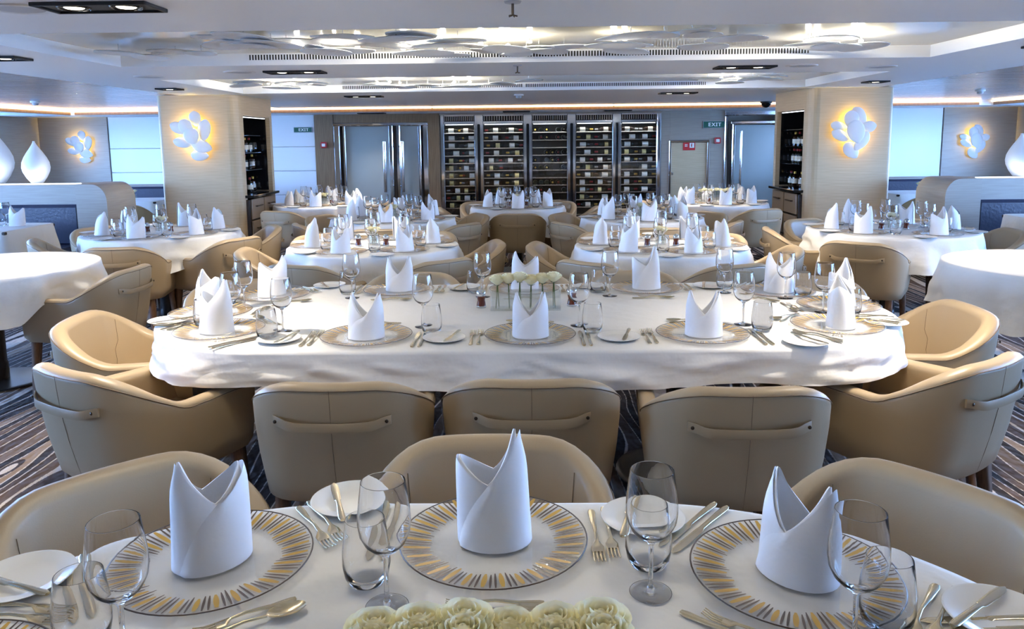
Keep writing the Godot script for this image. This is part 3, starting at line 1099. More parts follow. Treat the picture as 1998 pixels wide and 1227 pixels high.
func petal_lamps() -> void:
	# hanging leaf-shaped discs with small bulbs above them in the coffers
	var pm := [petal(0.22, 0.34, 0.012), petal(0.17, 0.27, 0.01), petal(0.27, 0.4, 0.014)]
	var r := RandomNumberGenerator.new()
	r.seed = 12
	# [x0, x1, d0, d1, how many discs, groups of bulbs [x, d, w, h], energy, label]
	var sets := [
		[-1.75, 0.3, 4.15, 5.1, 26, [[-1.15, 4.65, 0.5, 0.4], [-0.6, 4.75, 0.45, 0.5], [-0.1, 4.6, 0.4, 0.4]], 1.3, "cluster of pale leaf discs under a wide glow in the coffer above the oval table"],
		[0.5, 1.25, 4.2, 5.1, 7, [[0.55, 4.5, 0.12, 0.12]], 0.08, "sparse leaf discs on thin rods in the middle of the coffer"],
		[1.6, 2.15, 4.55, 5.15, 5, [[1.85, 4.7, 0.5, 0.45]], 1.0, "few leaf discs under a bright round glow at the coffer's service-door end"],
		[-2.55, -1.95, 4.5, 5.1, 4, [], 0.0, "four small leaf discs on rods at the coffer's double-door end"],
		[-2.7, -1.9, 7.3, 8.0, 6, [[-2.35, 7.6, 0.4, 0.3]], 0.7, "leaf discs with a glow in the far coffer by the double-door pillar"],
		[-1.6, 0.1, 7.3, 8.1, 10, [[-1.3, 7.6, 0.3, 0.3], [-0.6, 7.7, 0.3, 0.3]], 0.9, "leaf discs with two glows in the middle of the far coffer"],
		[1.7, 2.5, 7.3, 8.0, 6, [[2.0, 7.6, 0.3, 0.25]], 0.6, "leaf discs with a glow in the far coffer by the service-door pillar"],
		[-1.6, 1.6, 1.2, 2.3, 12, [[-0.9, 1.75, 0.5, 0.45], [0.9, 1.75, 0.5, 0.45]], 1.5, "leaf discs under two glows in the coffer over the rose-topped table"],
	]
	for s in sets:
		var at := P((s[0] + s[1]) / 2, COFFER, (s[2] + s[3]) / 2)
		var t := thing("petal_ceiling_light", s[7], "ceiling light", at)
		for g in s[5]:
			# four small bulbs on the upper side of a disc light the coffer above it
			var disc := part("petal", pm[2], M.petal_white, t, P(g[0], COFFER - 0.062, g[1]) - at)
			disc.rotation.y = g[0] * 3.0
			for k in 4:
				var a: float = TAU * k / 4.0 + g[0]
				var lp: Vector3 = P(g[0] + cos(a) * g[2] * 0.36, COFFER - 0.038, g[1] + sin(a) * g[3] * 0.36) - at
				part("led_bulb", lath([[0.0, -0.01], [0.012, -0.008], [0.016, 0.0], [0.012, 0.008], [0.0, 0.01]], 12), M.petal_lamp_glow, t, lp)
				var rod := MB.new()
				rod.tube([lp + Vector3(0, 0.008, 0), lp + Vector3(0, 0.045, 0)], 0.003, 5)
				part("rod", rod.mesh(), M.brushed, t)
				var l := OmniLight3D.new()
				l.light_color = Color(1.0, 0.96, 0.88)
				l.light_energy = s[6] / s[5].size() * 0.26
				l.omni_range = 14.0
				l.omni_attenuation = 2.0
				l.light_size = 0.015
				l.shadow_enabled = true
				t.add_child(l)
				l.position = lp
		for k in s[4]:
			var x: float = lerpf(s[0], s[1], (k + r.randf_range(0.1, 0.9)) / s[4])
			var d := r.randf_range(s[2], s[3])
			var y := COFFER - r.randf_range(0.022, 0.052)
			var o := part("petal", pm[r.randi_range(0, 2)], M.petal_white, t, P(x, y, d) - at)
			o.rotation = Vector3(r.randf_range(-0.06, 0.06), r.randf() * TAU, r.randf_range(-0.06, 0.06))
			var rod := MB.new()
			rod.tube([P(x, y, d) - at, P(x, COFFER + 0.003, d) - at], 0.003, 5)
			part("rod", rod.mesh(), M.brushed, t)

func sconce(at: Vector3, petals: Array, s: float, energy: float, label: String) -> void:
	# overlapping pale petals standing off the wall in front of warm bulbs; petals as [x, y, width, height, turn, stand-off]
	var t := thing("petal_wall_light", label, "wall light", at)
	for p in petals:
		var o := part("petal", petal(p[2] * s, p[3] * s, 0.016), M.petal_white, t, Vector3(p[0] * s, p[1] * s, p[5]))
		o.basis = Basis(Vector3.BACK, deg_to_rad(p[4])) * Basis(Vector3.RIGHT, PI / 2)
	var b := MB.new()
	b.lathe([[0.0, 0.0], [0.09 * s, 0.0], [0.09 * s, 0.012], [0.0, 0.012]], 24, Vector3.ZERO, Basis(Vector3.RIGHT, PI / 2))
	part("wall_plate", b.mesh(), M.petal_white, t)
	for q in [Vector3(-0.07, 0.03, 0.03), Vector3(0.07, 0.06, 0.03), Vector3(0.03, -0.11, 0.03), Vector3(0.0, 0.13, 0.03)]:
		var lp := Vector3(q.x * s, q.y * s, q.z)
		part("led_bulb", lath([[0.0, -0.012], [0.009, -0.008], [0.012, 0.0], [0.009, 0.008], [0.0, 0.012]], 10), M.amber_glow, t, lp)
		var l := OmniLight3D.new()
		l.light_color = Color(1.0, 0.85, 0.42)
		l.light_energy = energy
		l.omni_range = 14.0
		l.omni_attenuation = 2.0
		l.light_size = 0.012
		l.shadow_enabled = true
		t.add_child(l)
		l.position = lp

func pillar(s: float, x_in: float, x_out: float, label: String, side_desc: String) -> void:
	# veneered pillar with a recessed bar shelf and sideboard in the flank that faces the aisle
	var at := P((x_in + x_out) / 2, 0, 9.06)
	var t := thing("pillar", label, "pillar", at)
	var w := absf(x_out - x_in) / 2
	var plan := PackedVector2Array()
	# plan in (towards the aisle, towards the camera)
	for q in [[-w, 0.56, 0.05], [w, 0.56, 0.12]]:
		for k in 7:
			var a := PI - PI / 2 * k / 6.0 if q[0] < 0 else PI / 2 - PI / 2 * k / 6.0
			plan.append(Vector2(q[0] + (q[2] if q[0] < 0 else -q[2]) + cos(a) * q[2], q[1] - q[2] + sin(a) * q[2]))
	var full := plan.duplicate()
	for p in [[w, 0.42], [w - 0.34, 0.42], [w - 0.34, -0.48], [w, -0.48], [w, -0.56], [-w, -0.56]]:
		plan.append(Vector2(p[0], p[1]))
	full.append(Vector2(w, -0.56))
	full.append(Vector2(-w, -0.56))
	# xf takes plan (u towards the aisle, v towards the camera, height) into the world
	var xf := Transform3D(Basis(Vector3(-s, 0, 0), Vector3(0, 0, 1), Vector3(0, 1, 0)), Vector3.ZERO)
	var b := MB.new()
	b.prism(plan, 0.0, 1.8, xf)
	b.prism(full, 1.8, SOFFIT, xf)
	part("veneer_body", b.mesh(), M.veneer, t)
	part("niche_mirror", bxm(Vector3(0.01, 0.86, 0.88)), M.mirror_dark, t, Vector3(-s * (w - 0.333), 1.36, 0.03))
	part("niche_lining", bxm(Vector3(0.3, 0.012, 0.88)), M.black_gloss, t, Vector3(-s * (w - 0.18), 1.793, 0.03))
	for q in [0.414, -0.474]:
		part("niche_lining", bxm(Vector3(0.3, 0.88, 0.012)), M.black_gloss, t, Vector3(-s * (w - 0.18), 1.36, -q))
	for y in [1.18, 1.38, 1.58]:
		part("niche_shelf", bxm(Vector3(0.26, 0.012, 0.87), 0.002), M.black_gloss, t, Vector3(-s * (w - 0.195), y, 0.03))
	part("niche_led", bxm(Vector3(0.02, 0.008, 0.8)), M.shelf_led_glow, t, Vector3(-s * (w - 0.03), 1.784, 0.03))
	# things standing on the shelves
	var r := RandomNumberGenerator.new()
	r.seed = 77 + int(s)
	for y in [0.918, 1.186, 1.386]:
		for k in 6:
			var z := -0.34 + 0.135 * k
			var p: Vector3 = at + Vector3(-s * (w - 0.17 + r.randf_range(-0.03, 0.03)), y, z)
			if r.randf() < 0.6:
				put("spirit_bottle_%d" % r.randi_range(0, 1), "spirit_bottle", "short dark bottle in the bar niche of the " + side_desc, "bottle", p, r.randf() * 6.0, "bottles in the bar niche of the " + side_desc)
			else:
				put("tumbler", "bar_glass", "small empty glass in the bar niche of the " + side_desc, "glass", p, 0.0, "glasses in the bar niche of the " + side_desc)
	# sideboard
	var c := thing("sideboard", "narrow sideboard with dark top set in the flank of the " + side_desc, "sideboard", at + Vector3(-s * (w - 0.14), 0, 0.03))
	part("carcass", bxm(Vector3(0.36, 0.8, 0.86), 0.004), M.dark_wood, c, Vector3(0, 0.46, 0))
	part("worktop", bxm(Vector3(0.42, 0.03, 0.89), 0.004), M.black_gloss, c, Vector3(-s * 0.03, 0.895, 0))
	part("plinth", bxm(Vector3(0.32, 0.06, 0.82)), M.black, c, Vector3(0, 0.03, 0))
	for i in 2:
		for j in 3:
			var dr := part("drawer", bxm(Vector3(0.02, 0.225, 0.395), 0.004), M.drawer_face, c, Vector3(-s * 0.188, 0.75 - 0.25 * j, (i - 0.5) * 0.42))
			var hb := MB.new()
			hb.box(Vector3(-s * 0.03, 0.03, 0), Vector3(0.012, 0.014, 0.2), 0.003)
			for q in [-0.09, 0.09]:
				hb.box(Vector3(-s * 0.018, 0.03, q), Vector3(0.022, 0.01, 0.012), 0.002)
			part("handle", hb.mesh(), M.rivet, dr)

func bottle_profile(l: float, r: float) -> Array:
	return [[0.0, 0.004], [r * 0.7, 0.0], [r * 0.95, 0.002], [r, 0.008], [r, l * 0.6], [r * 0.86, l * 0.67], [r * 0.42, l * 0.74], [r * 0.37, l * 0.8], [r * 0.37, l]]

func make_bottles() -> void:
	# lies along +x, foot at x = 0; three label colours
	var caps := [M.capsule_red, M.capsule_gold, M.capsule_black, M.capsule_silver]
	for k in 6:
		var root := Node3D.new()
		var turn := Basis(Vector3.BACK, -PI / 2)
		var l := 0.272
		var r := 0.037
		var b := MB.new()
		b.lathe(bottle_profile(l, r), 16, Vector3.ZERO, turn)
		part("glass_body", b.mesh(), M.bottle_glass if k != 3 else M.bottle_amber, root)
		b = MB.new()
		b.lathe([[r + 0.0008, 0.05], [r + 0.0008, 0.05 + [0.085, 0.07, 0.1, 0.08, 0.06, 0.09][k]]], 16, Vector3.ZERO, turn)
		part("paper_label", b.mesh(), M.paper_cream if k in [1, 4] else M.paper_white, root)
		b = MB.new()
		b.lathe([[r * 0.42, l * 0.8], [r * 0.42, l * 1.003], [0.0, l * 1.004]], 12, Vector3.ZERO, turn)
		part("capsule", b.mesh(), caps[k % 4], root)
		proto["wine_bottle_%d" % k] = root
	for k in 2:
		var root := Node3D.new()
		part("glass_body", lath([[0.0, 0.0], [0.034, 0.0], [0.036, 0.004], [0.036, 0.1], [0.03, 0.118], [0.013, 0.13], [0.012, 0.158]], 16), M.bottle_amber if k else M.bottle_glass, root)
		part("paper_label", lath([[0.0368, 0.03], [0.0368, 0.085]], 16), M.paper_white, root)
		part("capsule", lath([[0.0135, 0.145], [0.0135, 0.17], [0.0, 0.1705]], 12), caps[k], root)
		proto["spirit_bottle_%d" % k] = root

func wine_cabinet() -> void:
	var edges := [-1.377, -0.733, 0.079, 0.804, 1.553, 2.28]
	var df := 12.86
	var r := RandomNumberGenerator.new()
	r.seed = 5
	var t := thing("wine_cabinet", "tall polished steel wine cabinet with five glazed bays", "wine cabinet", P(0.4515, 0, df))
	var ox := -0.4515
	part("backing", bxm(Vector3(3.66, 1.93, 0.03)), M.black, t, Vector3(0, 0.965, -0.4))
	part("roof", bxm(Vector3(3.66, 0.03, 0.42)), M.brushed, t, Vector3(0, 1.925, -0.2))
	part("plinth", bxm(Vector3(3.66, 0.12, 0.4)), M.chrome, t, Vector3(0, 0.06, -0.2))
	for k in 6:
		var w := 0.07 if k in [0, 5] else 0.15
		var x: float = edges[k] + (0.035 if k == 0 else (-0.035 if k == 5 else 0.0)) + ox
		part("post", bxm(Vector3(w, 1.9, 0.4), 0.012), M.chrome, t, Vector3(x, 0.97, -0.2))
		if k in [1, 2, 3, 4]:
			part("post_strip", bxm(Vector3(0.045, 1.64, 0.02), 0.008), M.black_gloss, t, Vector3(x, 0.94, 0.008))
	for k in 5:
		var a: float = edges[k] + (0.07 if k == 0 else 0.075)
		var b: float = edges[k + 1] - (0.07 if k == 4 else 0.075)
		var m := (a + b) / 2 + ox
		var w := b - a
		var head := part("header", bxm(Vector3(w, 0.05, 0.05), 0.006), M.chrome, t, Vector3(m, 1.785, -0.025))
		part("header_back", bxm(Vector3(w, 0.11, 0.01)), M.black, t, Vector3(m, 1.86, -0.03))
		for j in 16:
			part("grille_bar", bxm(Vector3(0.014, 0.075, 0.02)), M.brushed, head, Vector3(-w / 2 + w * (j + 0.5) / 16.0, 0.07, 0.01))
		part("grille_rail", bxm(Vector3(w, 0.03, 0.03), 0.004), M.chrome, head, Vector3(0, 0.12, 0.01))
		part("glass_door", bxm(Vector3(w, 1.63, 0.008)), M.pane, t, Vector3(m, 0.945, -0.02))
		var led := part("led_strip", bxm(Vector3(w - 0.04, 0.01, 0.012)), M.shelf_led_glow, t, Vector3(m, 1.755, -0.06))
		var al := AreaLight3D.new()
		al.area_size = Vector2(w - 0.04, 0.02)
		al.light_energy = 0.05
		al.light_color = Color(0.98, 0.97, 0.92)
		al.shadow_enabled = true
		led.add_child(al)
		al.position = Vector3(0, -0.008, 0)
		al.rotation.x = -PI / 2
		var rows := 12
		for j in rows:
			var y := 1.62 - 0.125 * j
			part("shelf", bxm(Vector3(w, 0.016, 0.3), 0.003), M.brushed, t, Vector3(m, y - 0.008, -0.2))
			if y < 0.35:
				continue
			if k != 2:
				for side in 2:
					if r.randf() < 0.06:
						continue
					var kind := r.randi_range(0, 5)
					var flip := r.randf() < 0.5
					var x := (a if side == 0 else a + w / 2) + 0.012 + r.randf_range(0, maxf(w / 2 - 0.29, 0.002))
					var at := P(x + (0.275 if flip else 0.0), y + 0.039, df + 0.12 + r.randf_range(-0.02, 0.02))
					put("wine_bottle_%d" % kind, "wine_bottle", "dark wine bottle lying label-out in an outer bay of the wine cabinet", "bottle", at, PI if flip else 0.0, "wine bottles lying lengthwise in the cabinet")
			elif not j in [2, 6, 9]:
				for q in 6:
					if r.randf() < 0.25:
						continue
					var at := P(a + w * (q + 0.5) / 6.0, y + 0.039, df + 0.32 - 0.27 + (0.0 if r.randf() < 0.6 else 0.27))
					var nose := at.z > -(df + 0.1)
					put("wine_bottle_%d" % [1, 4, 5, 1, 0, 2][q], "wine_bottle", "dark wine bottle seen end-on in the middle bay of the wine cabinet", "bottle", P(at.x, at.y, df + 0.34 if nose else df + 0.06), -PI / 2 if nose else PI / 2, "wine bottles seen end-on in the cabinet")

func booth(s: float, top: float, navy_top: float, x_end: float, x_in: float, desc: String) -> void:
	var t := thing("booth_bench", "built-in booth with navy leather bench and rounded grey end panel, " + desc, "booth", P(s * (x_end + 8.0) / 2, 0, 8.0))
	var ox := s * (x_end + 8.0) / 2
	# end panel: rounded at the top corner towards the aisle; outline in (x, y)
	var poly := PackedVector2Array([Vector2(s * x_in - ox, 0.0), Vector2(s * x_end - ox, 0.0)])
	for k in 9:
		var a := PI / 2 * k / 8.0
		poly.append(Vector2(s * (x_end + 0.15 - 0.15 * cos(a)) - ox, top - 0.18 + 0.18 * sin(a)))
	poly.append(Vector2(s * x_in - ox, top))
	var b := MB.new()
	b.prism(poly, -0.45, 0.14)
	part("end_panel", b.mesh(), M.veneer_grey, t)
	b = MB.new()
	b.box(Vector3(s * (x_in + 8.0) / 2 - ox, top / 2 - 0.004, -0.225), Vector3(8.0 - x_in, top - 0.008, 0.45), 0.004)
	part("back_panel", b.mesh(), M.veneer_grey, t)
	var l := 8.0 - x_in
	var mx := s * (x_in + 8.0) / 2 - ox
	for k in 3:
		part("back_cushion", bxm(Vector3(l / 3 - 0.006, navy_top - 0.45, 0.1), 0.03), M.navy, t, Vector3(mx + (k - 1) * l / 3, (navy_top + 0.45) / 2, 0.055))
		part("seat_cushion", bxm(Vector3(l / 3 - 0.006, 0.15, 0.52), 0.04), M.navy, t, Vector3(mx + (k - 1) * l / 3, 0.385, 0.3))
	part("bench_base", bxm(Vector3(l, 0.31, 0.46), 0.004), M.dark_wood, t, Vector3(mx, 0.155, 0.27))
	var led := thing("ledge_light", "glowing strip let into the ledge behind the vases, " + desc, "light strip", P(s * (x_in + 1.15), top, 8.06))
	part("led_strip", bxm(Vector3(2.2, 0.01, 0.03), 0.002), M.shelf_led_glow, led, Vector3(0, 0.001, 0))
	var al := AreaLight3D.new()
	al.area_size = Vector2(2.2, 0.03)
	al.light_energy = 0.35
	al.light_color = Color(0.94, 0.97, 1.0)
	al.shadow_enabled = true
	led.add_child(al)
	al.position = Vector3(0, 0.009, 0)
	al.rotation.x = PI / 2

func vase(at: Vector3, h: float, r: float, label: String) -> void:
	var prof := []
	for q in [[0.0, 0.0], [0.36, 0.0], [0.45, 0.02], [0.72, 0.14], [0.94, 0.28], [1.0, 0.38], [0.95, 0.5], [0.78, 0.62], [0.55, 0.74], [0.33, 0.84], [0.17, 0.92], [0.1, 0.965], [0.085, 1.0], [0.05, 1.0], [0.05, 0.96]]:
		prof.append([q[0] * r, q[1] * h])
	solo("teardrop_vase", lath(prof, 40), M.vase_white, label, "vase", at)

func vent(x0: float, x1: float, y: float, d: float, label: String) -> void:
	var t := thing("air_vent", label, "air vent", P((x0 + x1) / 2, y, d), 0.0)
	var w := x1 - x0
	part("duct", bxm(Vector3(w, 0.036, 0.004)), M.black, t, Vector3(0, 0, 0.003))
	var b := MB.new()
	var n := int(w / 0.0195)
	for k in n + 1:
		b.box(Vector3(-w / 2 + w * k / n, 0, 0.006), Vector3(0.0085, 0.036, 0.006))
	for s in [-1.0, 1.0]:
		b.box(Vector3(0, s * 0.02, 0.006), Vector3(w + 0.0085, 0.005, 0.007))
	var o := part("slats", b.mesh(), M.ceiling_white, t)
	o.set_meta("kind", "stuff")

func ceiling_bits() -> void:
	for c in [[1, -1.86, -0.02, "slotted vent in the near coffer's step, double-door half"], [1, 0.03, 1.93, "slotted vent in the near coffer's step, service-door half"], [2, -1.93, 0.0, "finer slotted vent in the far coffer's step, double-door half"], [2, 0.03, 1.95, "finer slotted vent in the far coffer's step, service-door half"]]:
		vent(c[1], c[2], SOFFIT + 0.052, coffers[c[0]][1], c[3])
	for d in [[-1.6, 2.99], [1.6, 2.88], [-1.69, 5.82], [1.65, 5.86], [-1.84, 9.05], [1.8, 9.1], [-1.65, 0.1], [1.65, 0.1]]:
		downlight(d[0], d[1], 2, 2.0, "black twin-lamp downlight recessed in the white ceiling")
	downlight(-3.2, 4.67, 2, 1.4, "black twin-lamp downlight at the edge of the plank ceiling")
	downlight(3.2, 4.67, 2, 1.4, "black twin-lamp downlight at the edge of the plank ceiling")
	downlight(-3.38, 7.45, 1, 1.2, "small black square downlight before the double-door pillar")
	downlight(3.4, 7.6, 1, 1.2, "small black square downlight before the service-door pillar")
	for x in [-2.4, -0.1, 1.5]:
		downlight(x, 12.35, 2, 0.7, "flat black downlight in the low rim by the far wall", LOW)
	for q in [[-1.93, 3.02], [-2.92, 6.1], [-2.1, 5.8], [2.06, 5.83], [2.72, 6.0]]:
		var t := thing("ceiling_speaker", "flat round white speaker grille in the ceiling", "speaker", P(q[0], SOFFIT, q[1]), 0.0, "round speaker grilles in the ceiling")
		part("rim", lath([[0.085, -0.001], [0.098, -0.008], [0.112, -0.006], [0.115, 0.0]], 32), M.plastic_white, t)
		part("grille", lath([[0.0, -0.005], [0.09, -0.004], [0.09, 0.0]], 32), M.plastic_grey, t)
	for d in [3.02, 5.54]:
		var t := thing("sprinkler", "small dark sprinkler head hanging from the ceiling", "sprinkler", P(-0.035, SOFFIT, d), 0.0, "sprinklers on the ceiling's centre line")
		part("cap", lath([[0.0, -0.008], [0.03, -0.006], [0.034, 0.0]], 20), M.plastic_grey, t)
		var b := MB.new()
		b.tube([Vector3(0, -0.006, 0), Vector3(0, -0.05, 0)], 0.006, 6)
		for k in 5:
			var a := TAU * k / 5
			b.tube([Vector3(0, -0.05, 0), Vector3(cos(a) * 0.018, -0.054, sin(a) * 0.018)], 0.003, 4)
		part("nozzle", b.mesh(), M.rivet, t)
	for q in [[P(-0.045, SOFFIT, 9.06), "white smoke detector on the ceiling's centre line"], [P(-5.95, SOFFIT + 0.007, 9.45), "white smoke detector under the plank ceiling, double-door side"], [P(5.45, SOFFIT + 0.007, 9.4), "white smoke detector under the plank ceiling, service-door side"]]:
		var t := thing("smoke_detector", q[1], "smoke detector", q[0])
		part("base", lath([[0.055, 0.0], [0.056, -0.014], [0.048, -0.018], [0.0, -0.018]], 24), M.plastic_white, t)
		part("sensor", lath([[0.034, -0.016], [0.036, -0.035], [0.026, -0.048], [0.0, -0.05]], 20), M.plastic_grey, t)
	var t := thing("dome_camera", "black dome camera on the ceiling beside the service-door pillar", "camera", P(3.6, SOFFIT, 11.6))
	part("base", lath([[0.085, 0.0], [0.085, -0.02], [0.075, -0.028]], 24), M.black, t)
	part("dome", lath([[0.07, -0.02], [0.066, -0.05], [0.05, -0.075], [0.025, -0.09], [0.0, -0.094]], 24), M.black_gloss, t)

# ---------------------------------------------------------------- laying the room
func ang(x: float, z: float) -> float:
	return atan2(x, z)

func lay_tables() -> void:
	rng.seed = 3
	var chair_txt := "beige leather tub armchair, "
	# the near table, its far side in view
	var c := P(-0.07, 0, 0.875)
	var kd := [0.29, 0.645]
	var desc := "rose-topped oval table"
	var seats := [ang(-0.012, -0.48), ang(-0.494, -0.409), ang(0.53, -0.375), ang(-0.78, -0.06), ang(0.8, -0.02)]
	var names := ["middle seat", "double-door corner seat", "service-door corner seat", "double-door end seat", "service-door end seat"]
	add_table("oval_table", kd, c, "rose tray in its middle", "white cloth over the rose-topped oval table", 0.16, 0.02, 0.03, [], 1)
	for k in 5:
		var opt := {"wine": Vector3(0.165, 0, -0.2), "tumbler": Vector3(0.212, 0, -0.128), "bread": Vector3(-0.292, 0, 0.08), "napkin": [1, 0, 2, 3, 3][k], "nap_turn": [PI - 0.1, PI + 0.1, PI - 0.2, 0.0, 0.0][k]}
		if k < 3:
			opt["at"] = [Vector2(0.008, -0.478), Vector2(-0.494, -0.409), Vector2(0.53, -0.364)][k]
		setting(c, kd, seats[k], 0.178, desc, names[k], 2, opt)
		if k < 3:
			add_chair(c, kd, seats[k], [0.4, 0.42, 0.42][k], chair_txt + desc + ", " + names[k], "armchairs at the " + desc, [0.0, 0.2, -0.2][k])
	glass_tray(c + Vector3(0.02, 0.7515, 0.0), Vector3(0.36, 0.1, 0.075), "long clear glass tray of roses on the " + desc)
	for k in 12:
		put_rose(c + Vector3(0.02 + (k % 6 - 2.5) * 0.057, 0.761, (int(k / 6.0) - 0.5) * 0.03), 0.148 + 0.006 * ((k * 7) % 3), 1.15, k * 1.7, "cream rose in the glass tray on the " + desc, "roses on the " + desc)
	# the long oval table in the middle
	c = P(0.0, 0, 3.335)
	kd = [0.935, 0.645]
	desc = "long oval table"
	var near := [ang(-0.61, 0.645), ang(0.02, 0.645), ang(0.68, 0.645), ang(-1.2, 0.45), ang(1.22, 0.43), ang(-1.58, 0.03), ang(1.58, -0.03), ang(-0.63, -0.645), ang(0.0, -0.645), ang(0.61, -0.645), ang(-1.22, -0.44), ang(1.2, -0.44)]
	names = []
	for w in ["facing the cabinet", "backing the cabinet"]:
		for p in ["next to middle, double-door side", "middle", "next to middle, service-door side", "double-door corner", "service-door corner"]:
			names.append("row " + w + ", " + p)
	names = names.slice(0, 5) + ["double-door end", "service-door end"] + names.slice(5)
	add_table("oval_table", kd, c, "longest in the room", "white cloth over the long oval table", 0.13, 0.0, 0.03, [], 2)
	for k in 12:
		setting(c, kd, near[k], 0.19, desc, names[k], 2, {"napkin": [2, 2, 2, 1, 3, 0, 1, 2, 0, 1, 3, 0][k], "nap_turn": [0.0, 0.05, -0.1, 0.35, 0.5, 0.9, -1.0, PI, PI, PI, PI - 0.4, PI + 0.6][k], "wine": Vector3(0.2, 0, -0.16), "tumbler": Vector3(0.245, 0, -0.06)})
		add_chair(c, kd, near[k], [0.40, 0.38, 0.47, 0.44, 0.42, 0.44, 0.44, 0.42, 0.38, 0.42, 0.42, 0.42][k], chair_txt + desc + ", " + names[k], "armchairs at the " + desc, [0.0, 0.0, 0.0, 0.16, -0.14, 0.05, -0.05, 0.0, 0.0, 0.0, 0.0, 0.0][k])
	glass_tray(c + Vector3(0.005, 0.7515, -0.02), Vector3(0.31, 0.085, 0.07), "long clear glass tray of roses on the " + desc)
	for k in 12:
		put_rose(c + Vector3(0.005 + (k % 6 - 2.5) * 0.05, 0.761, -0.02 + (int(k / 6.0) - 0.5) * 0.03), 0.142 + 0.006 * ((k * 7) % 3), 1.12, k * 1.7, "cream rose in the glass tray on the " + desc, "roses on the " + desc)
	pepper_mill(P(-0.195, 0.7515, 3.40), "brown wood pepper mill with chrome top, double-door side of the rose tray")
	pepper_mill(P(0.215, 0.7515, 3.42), "brown wood pepper mill with chrome top, service-door side of the rose tray")
	# the round tables: [centre, radius, what it is called, places laid at, chairs at, how far out]
	var rounds := [
		[P(-1.096, 0, 5.54), 0.61, "double-door round table behind oval", [-20, 40, 100, 160, 220, 280], [-20, 40, 100, 160, 220, 280], 0.36],
		[P(0.966, 0, 5.41), 0.6, "service-door round table behind oval", [-40, 20, 80, 140, 200, 260], [-40, 20, 80, 140, 200, 260], 0.36],
		[P(-3.1, 0, 6.5), 0.63, "double-door round table by booth", [0, 60, 115, 180, 240, 300], [5, 62, 118, 242, 300], 0.36],
		[P(2.98, 0, 6.25), 0.64, "service-door round table by booth", [-50, 20, 80, 140, 200, 265], [-38, 85, 140, 205, 262], 0.36],
		[P(-1.28, 0, 7.5), 0.6, "double-door round table, third row", [0, 60, 120, 180, 240, 300], [55, 115, 180, 245, 300, 0], 0.37],
		[P(1.14, 0, 7.4), 0.58, "service-door round table, third row", [0, 60, 120, 180, 240, 300], [0, 60, 120, 180, 240, 300], 0.37],
		[P(-0.066, 0, 8.75), 0.53, "round table before wine cabinet", [0, 72, 144, 216, 288], [0, 80, 144, 216, 280], 0.4],
		[P(-2.42, 0, 9.3), 0.6, "round table by double door", [0, 60, 120, 180, 240, 300], [-20, 45, 110, 180], 0.36],
		[P(2.25, 0, 9.0), 0.58, "round table by service door", [0, 60, 120, 180, 240, 300], [20, -50, 190, 250], 0.36],
	]
	for i in rounds.size():
		var q = rounds[i]
		var k2 := [0.0, q[1]]
		var ch: Array = q[4].map(func(a): return deg_to_rad(a))
		add_table("round_table", k2, q[0], q[2], "white cloth over the " + q[2], 0.27, 0.03, 0.07, ch, 10 + i)
		for a in q[3]:
			setting(q[0], k2, deg_to_rad(a), 0.19, q[2], seat_name(deg_to_rad(a)), 1, {"wine": Vector3(0.12, 0, -0.19), "tumbler": Vector3(0.2, 0, -0.1), "bread": Vector3(-0.226, 0, 0.1)})
		for a in ch:
			add_chair(q[0], k2, a, q[5], chair_txt + q[2] + ", " + seat_name(a), "armchairs at the " + q[2])
		if i == 8:
			glass_tray(q[0] + Vector3(0, 0.7515, 0), Vector3(0.42, 0.085, 0.06), "long glass tray of roses on the " + q[2])
			for k in 9:
				put_rose(q[0] + Vector3((k - 4) * 0.045, 0.761, 0), 0.145 + 0.006 * ((k * 5) % 3), 1.05, k * 1.7, "cream rose in the glass tray on the " + q[2], "roses on the " + q[2])
		else:
			small_vase(q[0] + Vector3(0, 0.7515, 0), "the " + q[2])
		for s in [-1.0, 1.0]:
			pepper_mill(q[0] + Vector3(s * 0.1, 0.7515, 0.05 if i != 8 else 0.09), "brown wood pepper mill on the " + q[2] + (", double-door side" if s < 0 else ", service-door side"))
	# bare round tables at the sides
	add_table("round_table", [0.0, 0.63], P(-3.38, 0, 4.73), "bare, on the double-door side", "plain white cloth over the bare round table, double-door side", 0.28, 0.02, 0.075, [deg_to_rad(85), deg_to_rad(65)], 31)
	add_chair(P(-3.38, 0, 4.73), [0.0, 0.63], deg_to_rad(100), 0.36, "beige leather tub armchair turned to the bare round table", "", -0.22, -0.2)
	add_table("round_table", [0.0, 0.6], P(3.12, 0, 4.48), "bare, on the service-door side", "plain white cloth over the bare round table, service-door side", 0.3, 0.035, 0.075, [], 33)
	side_tables()

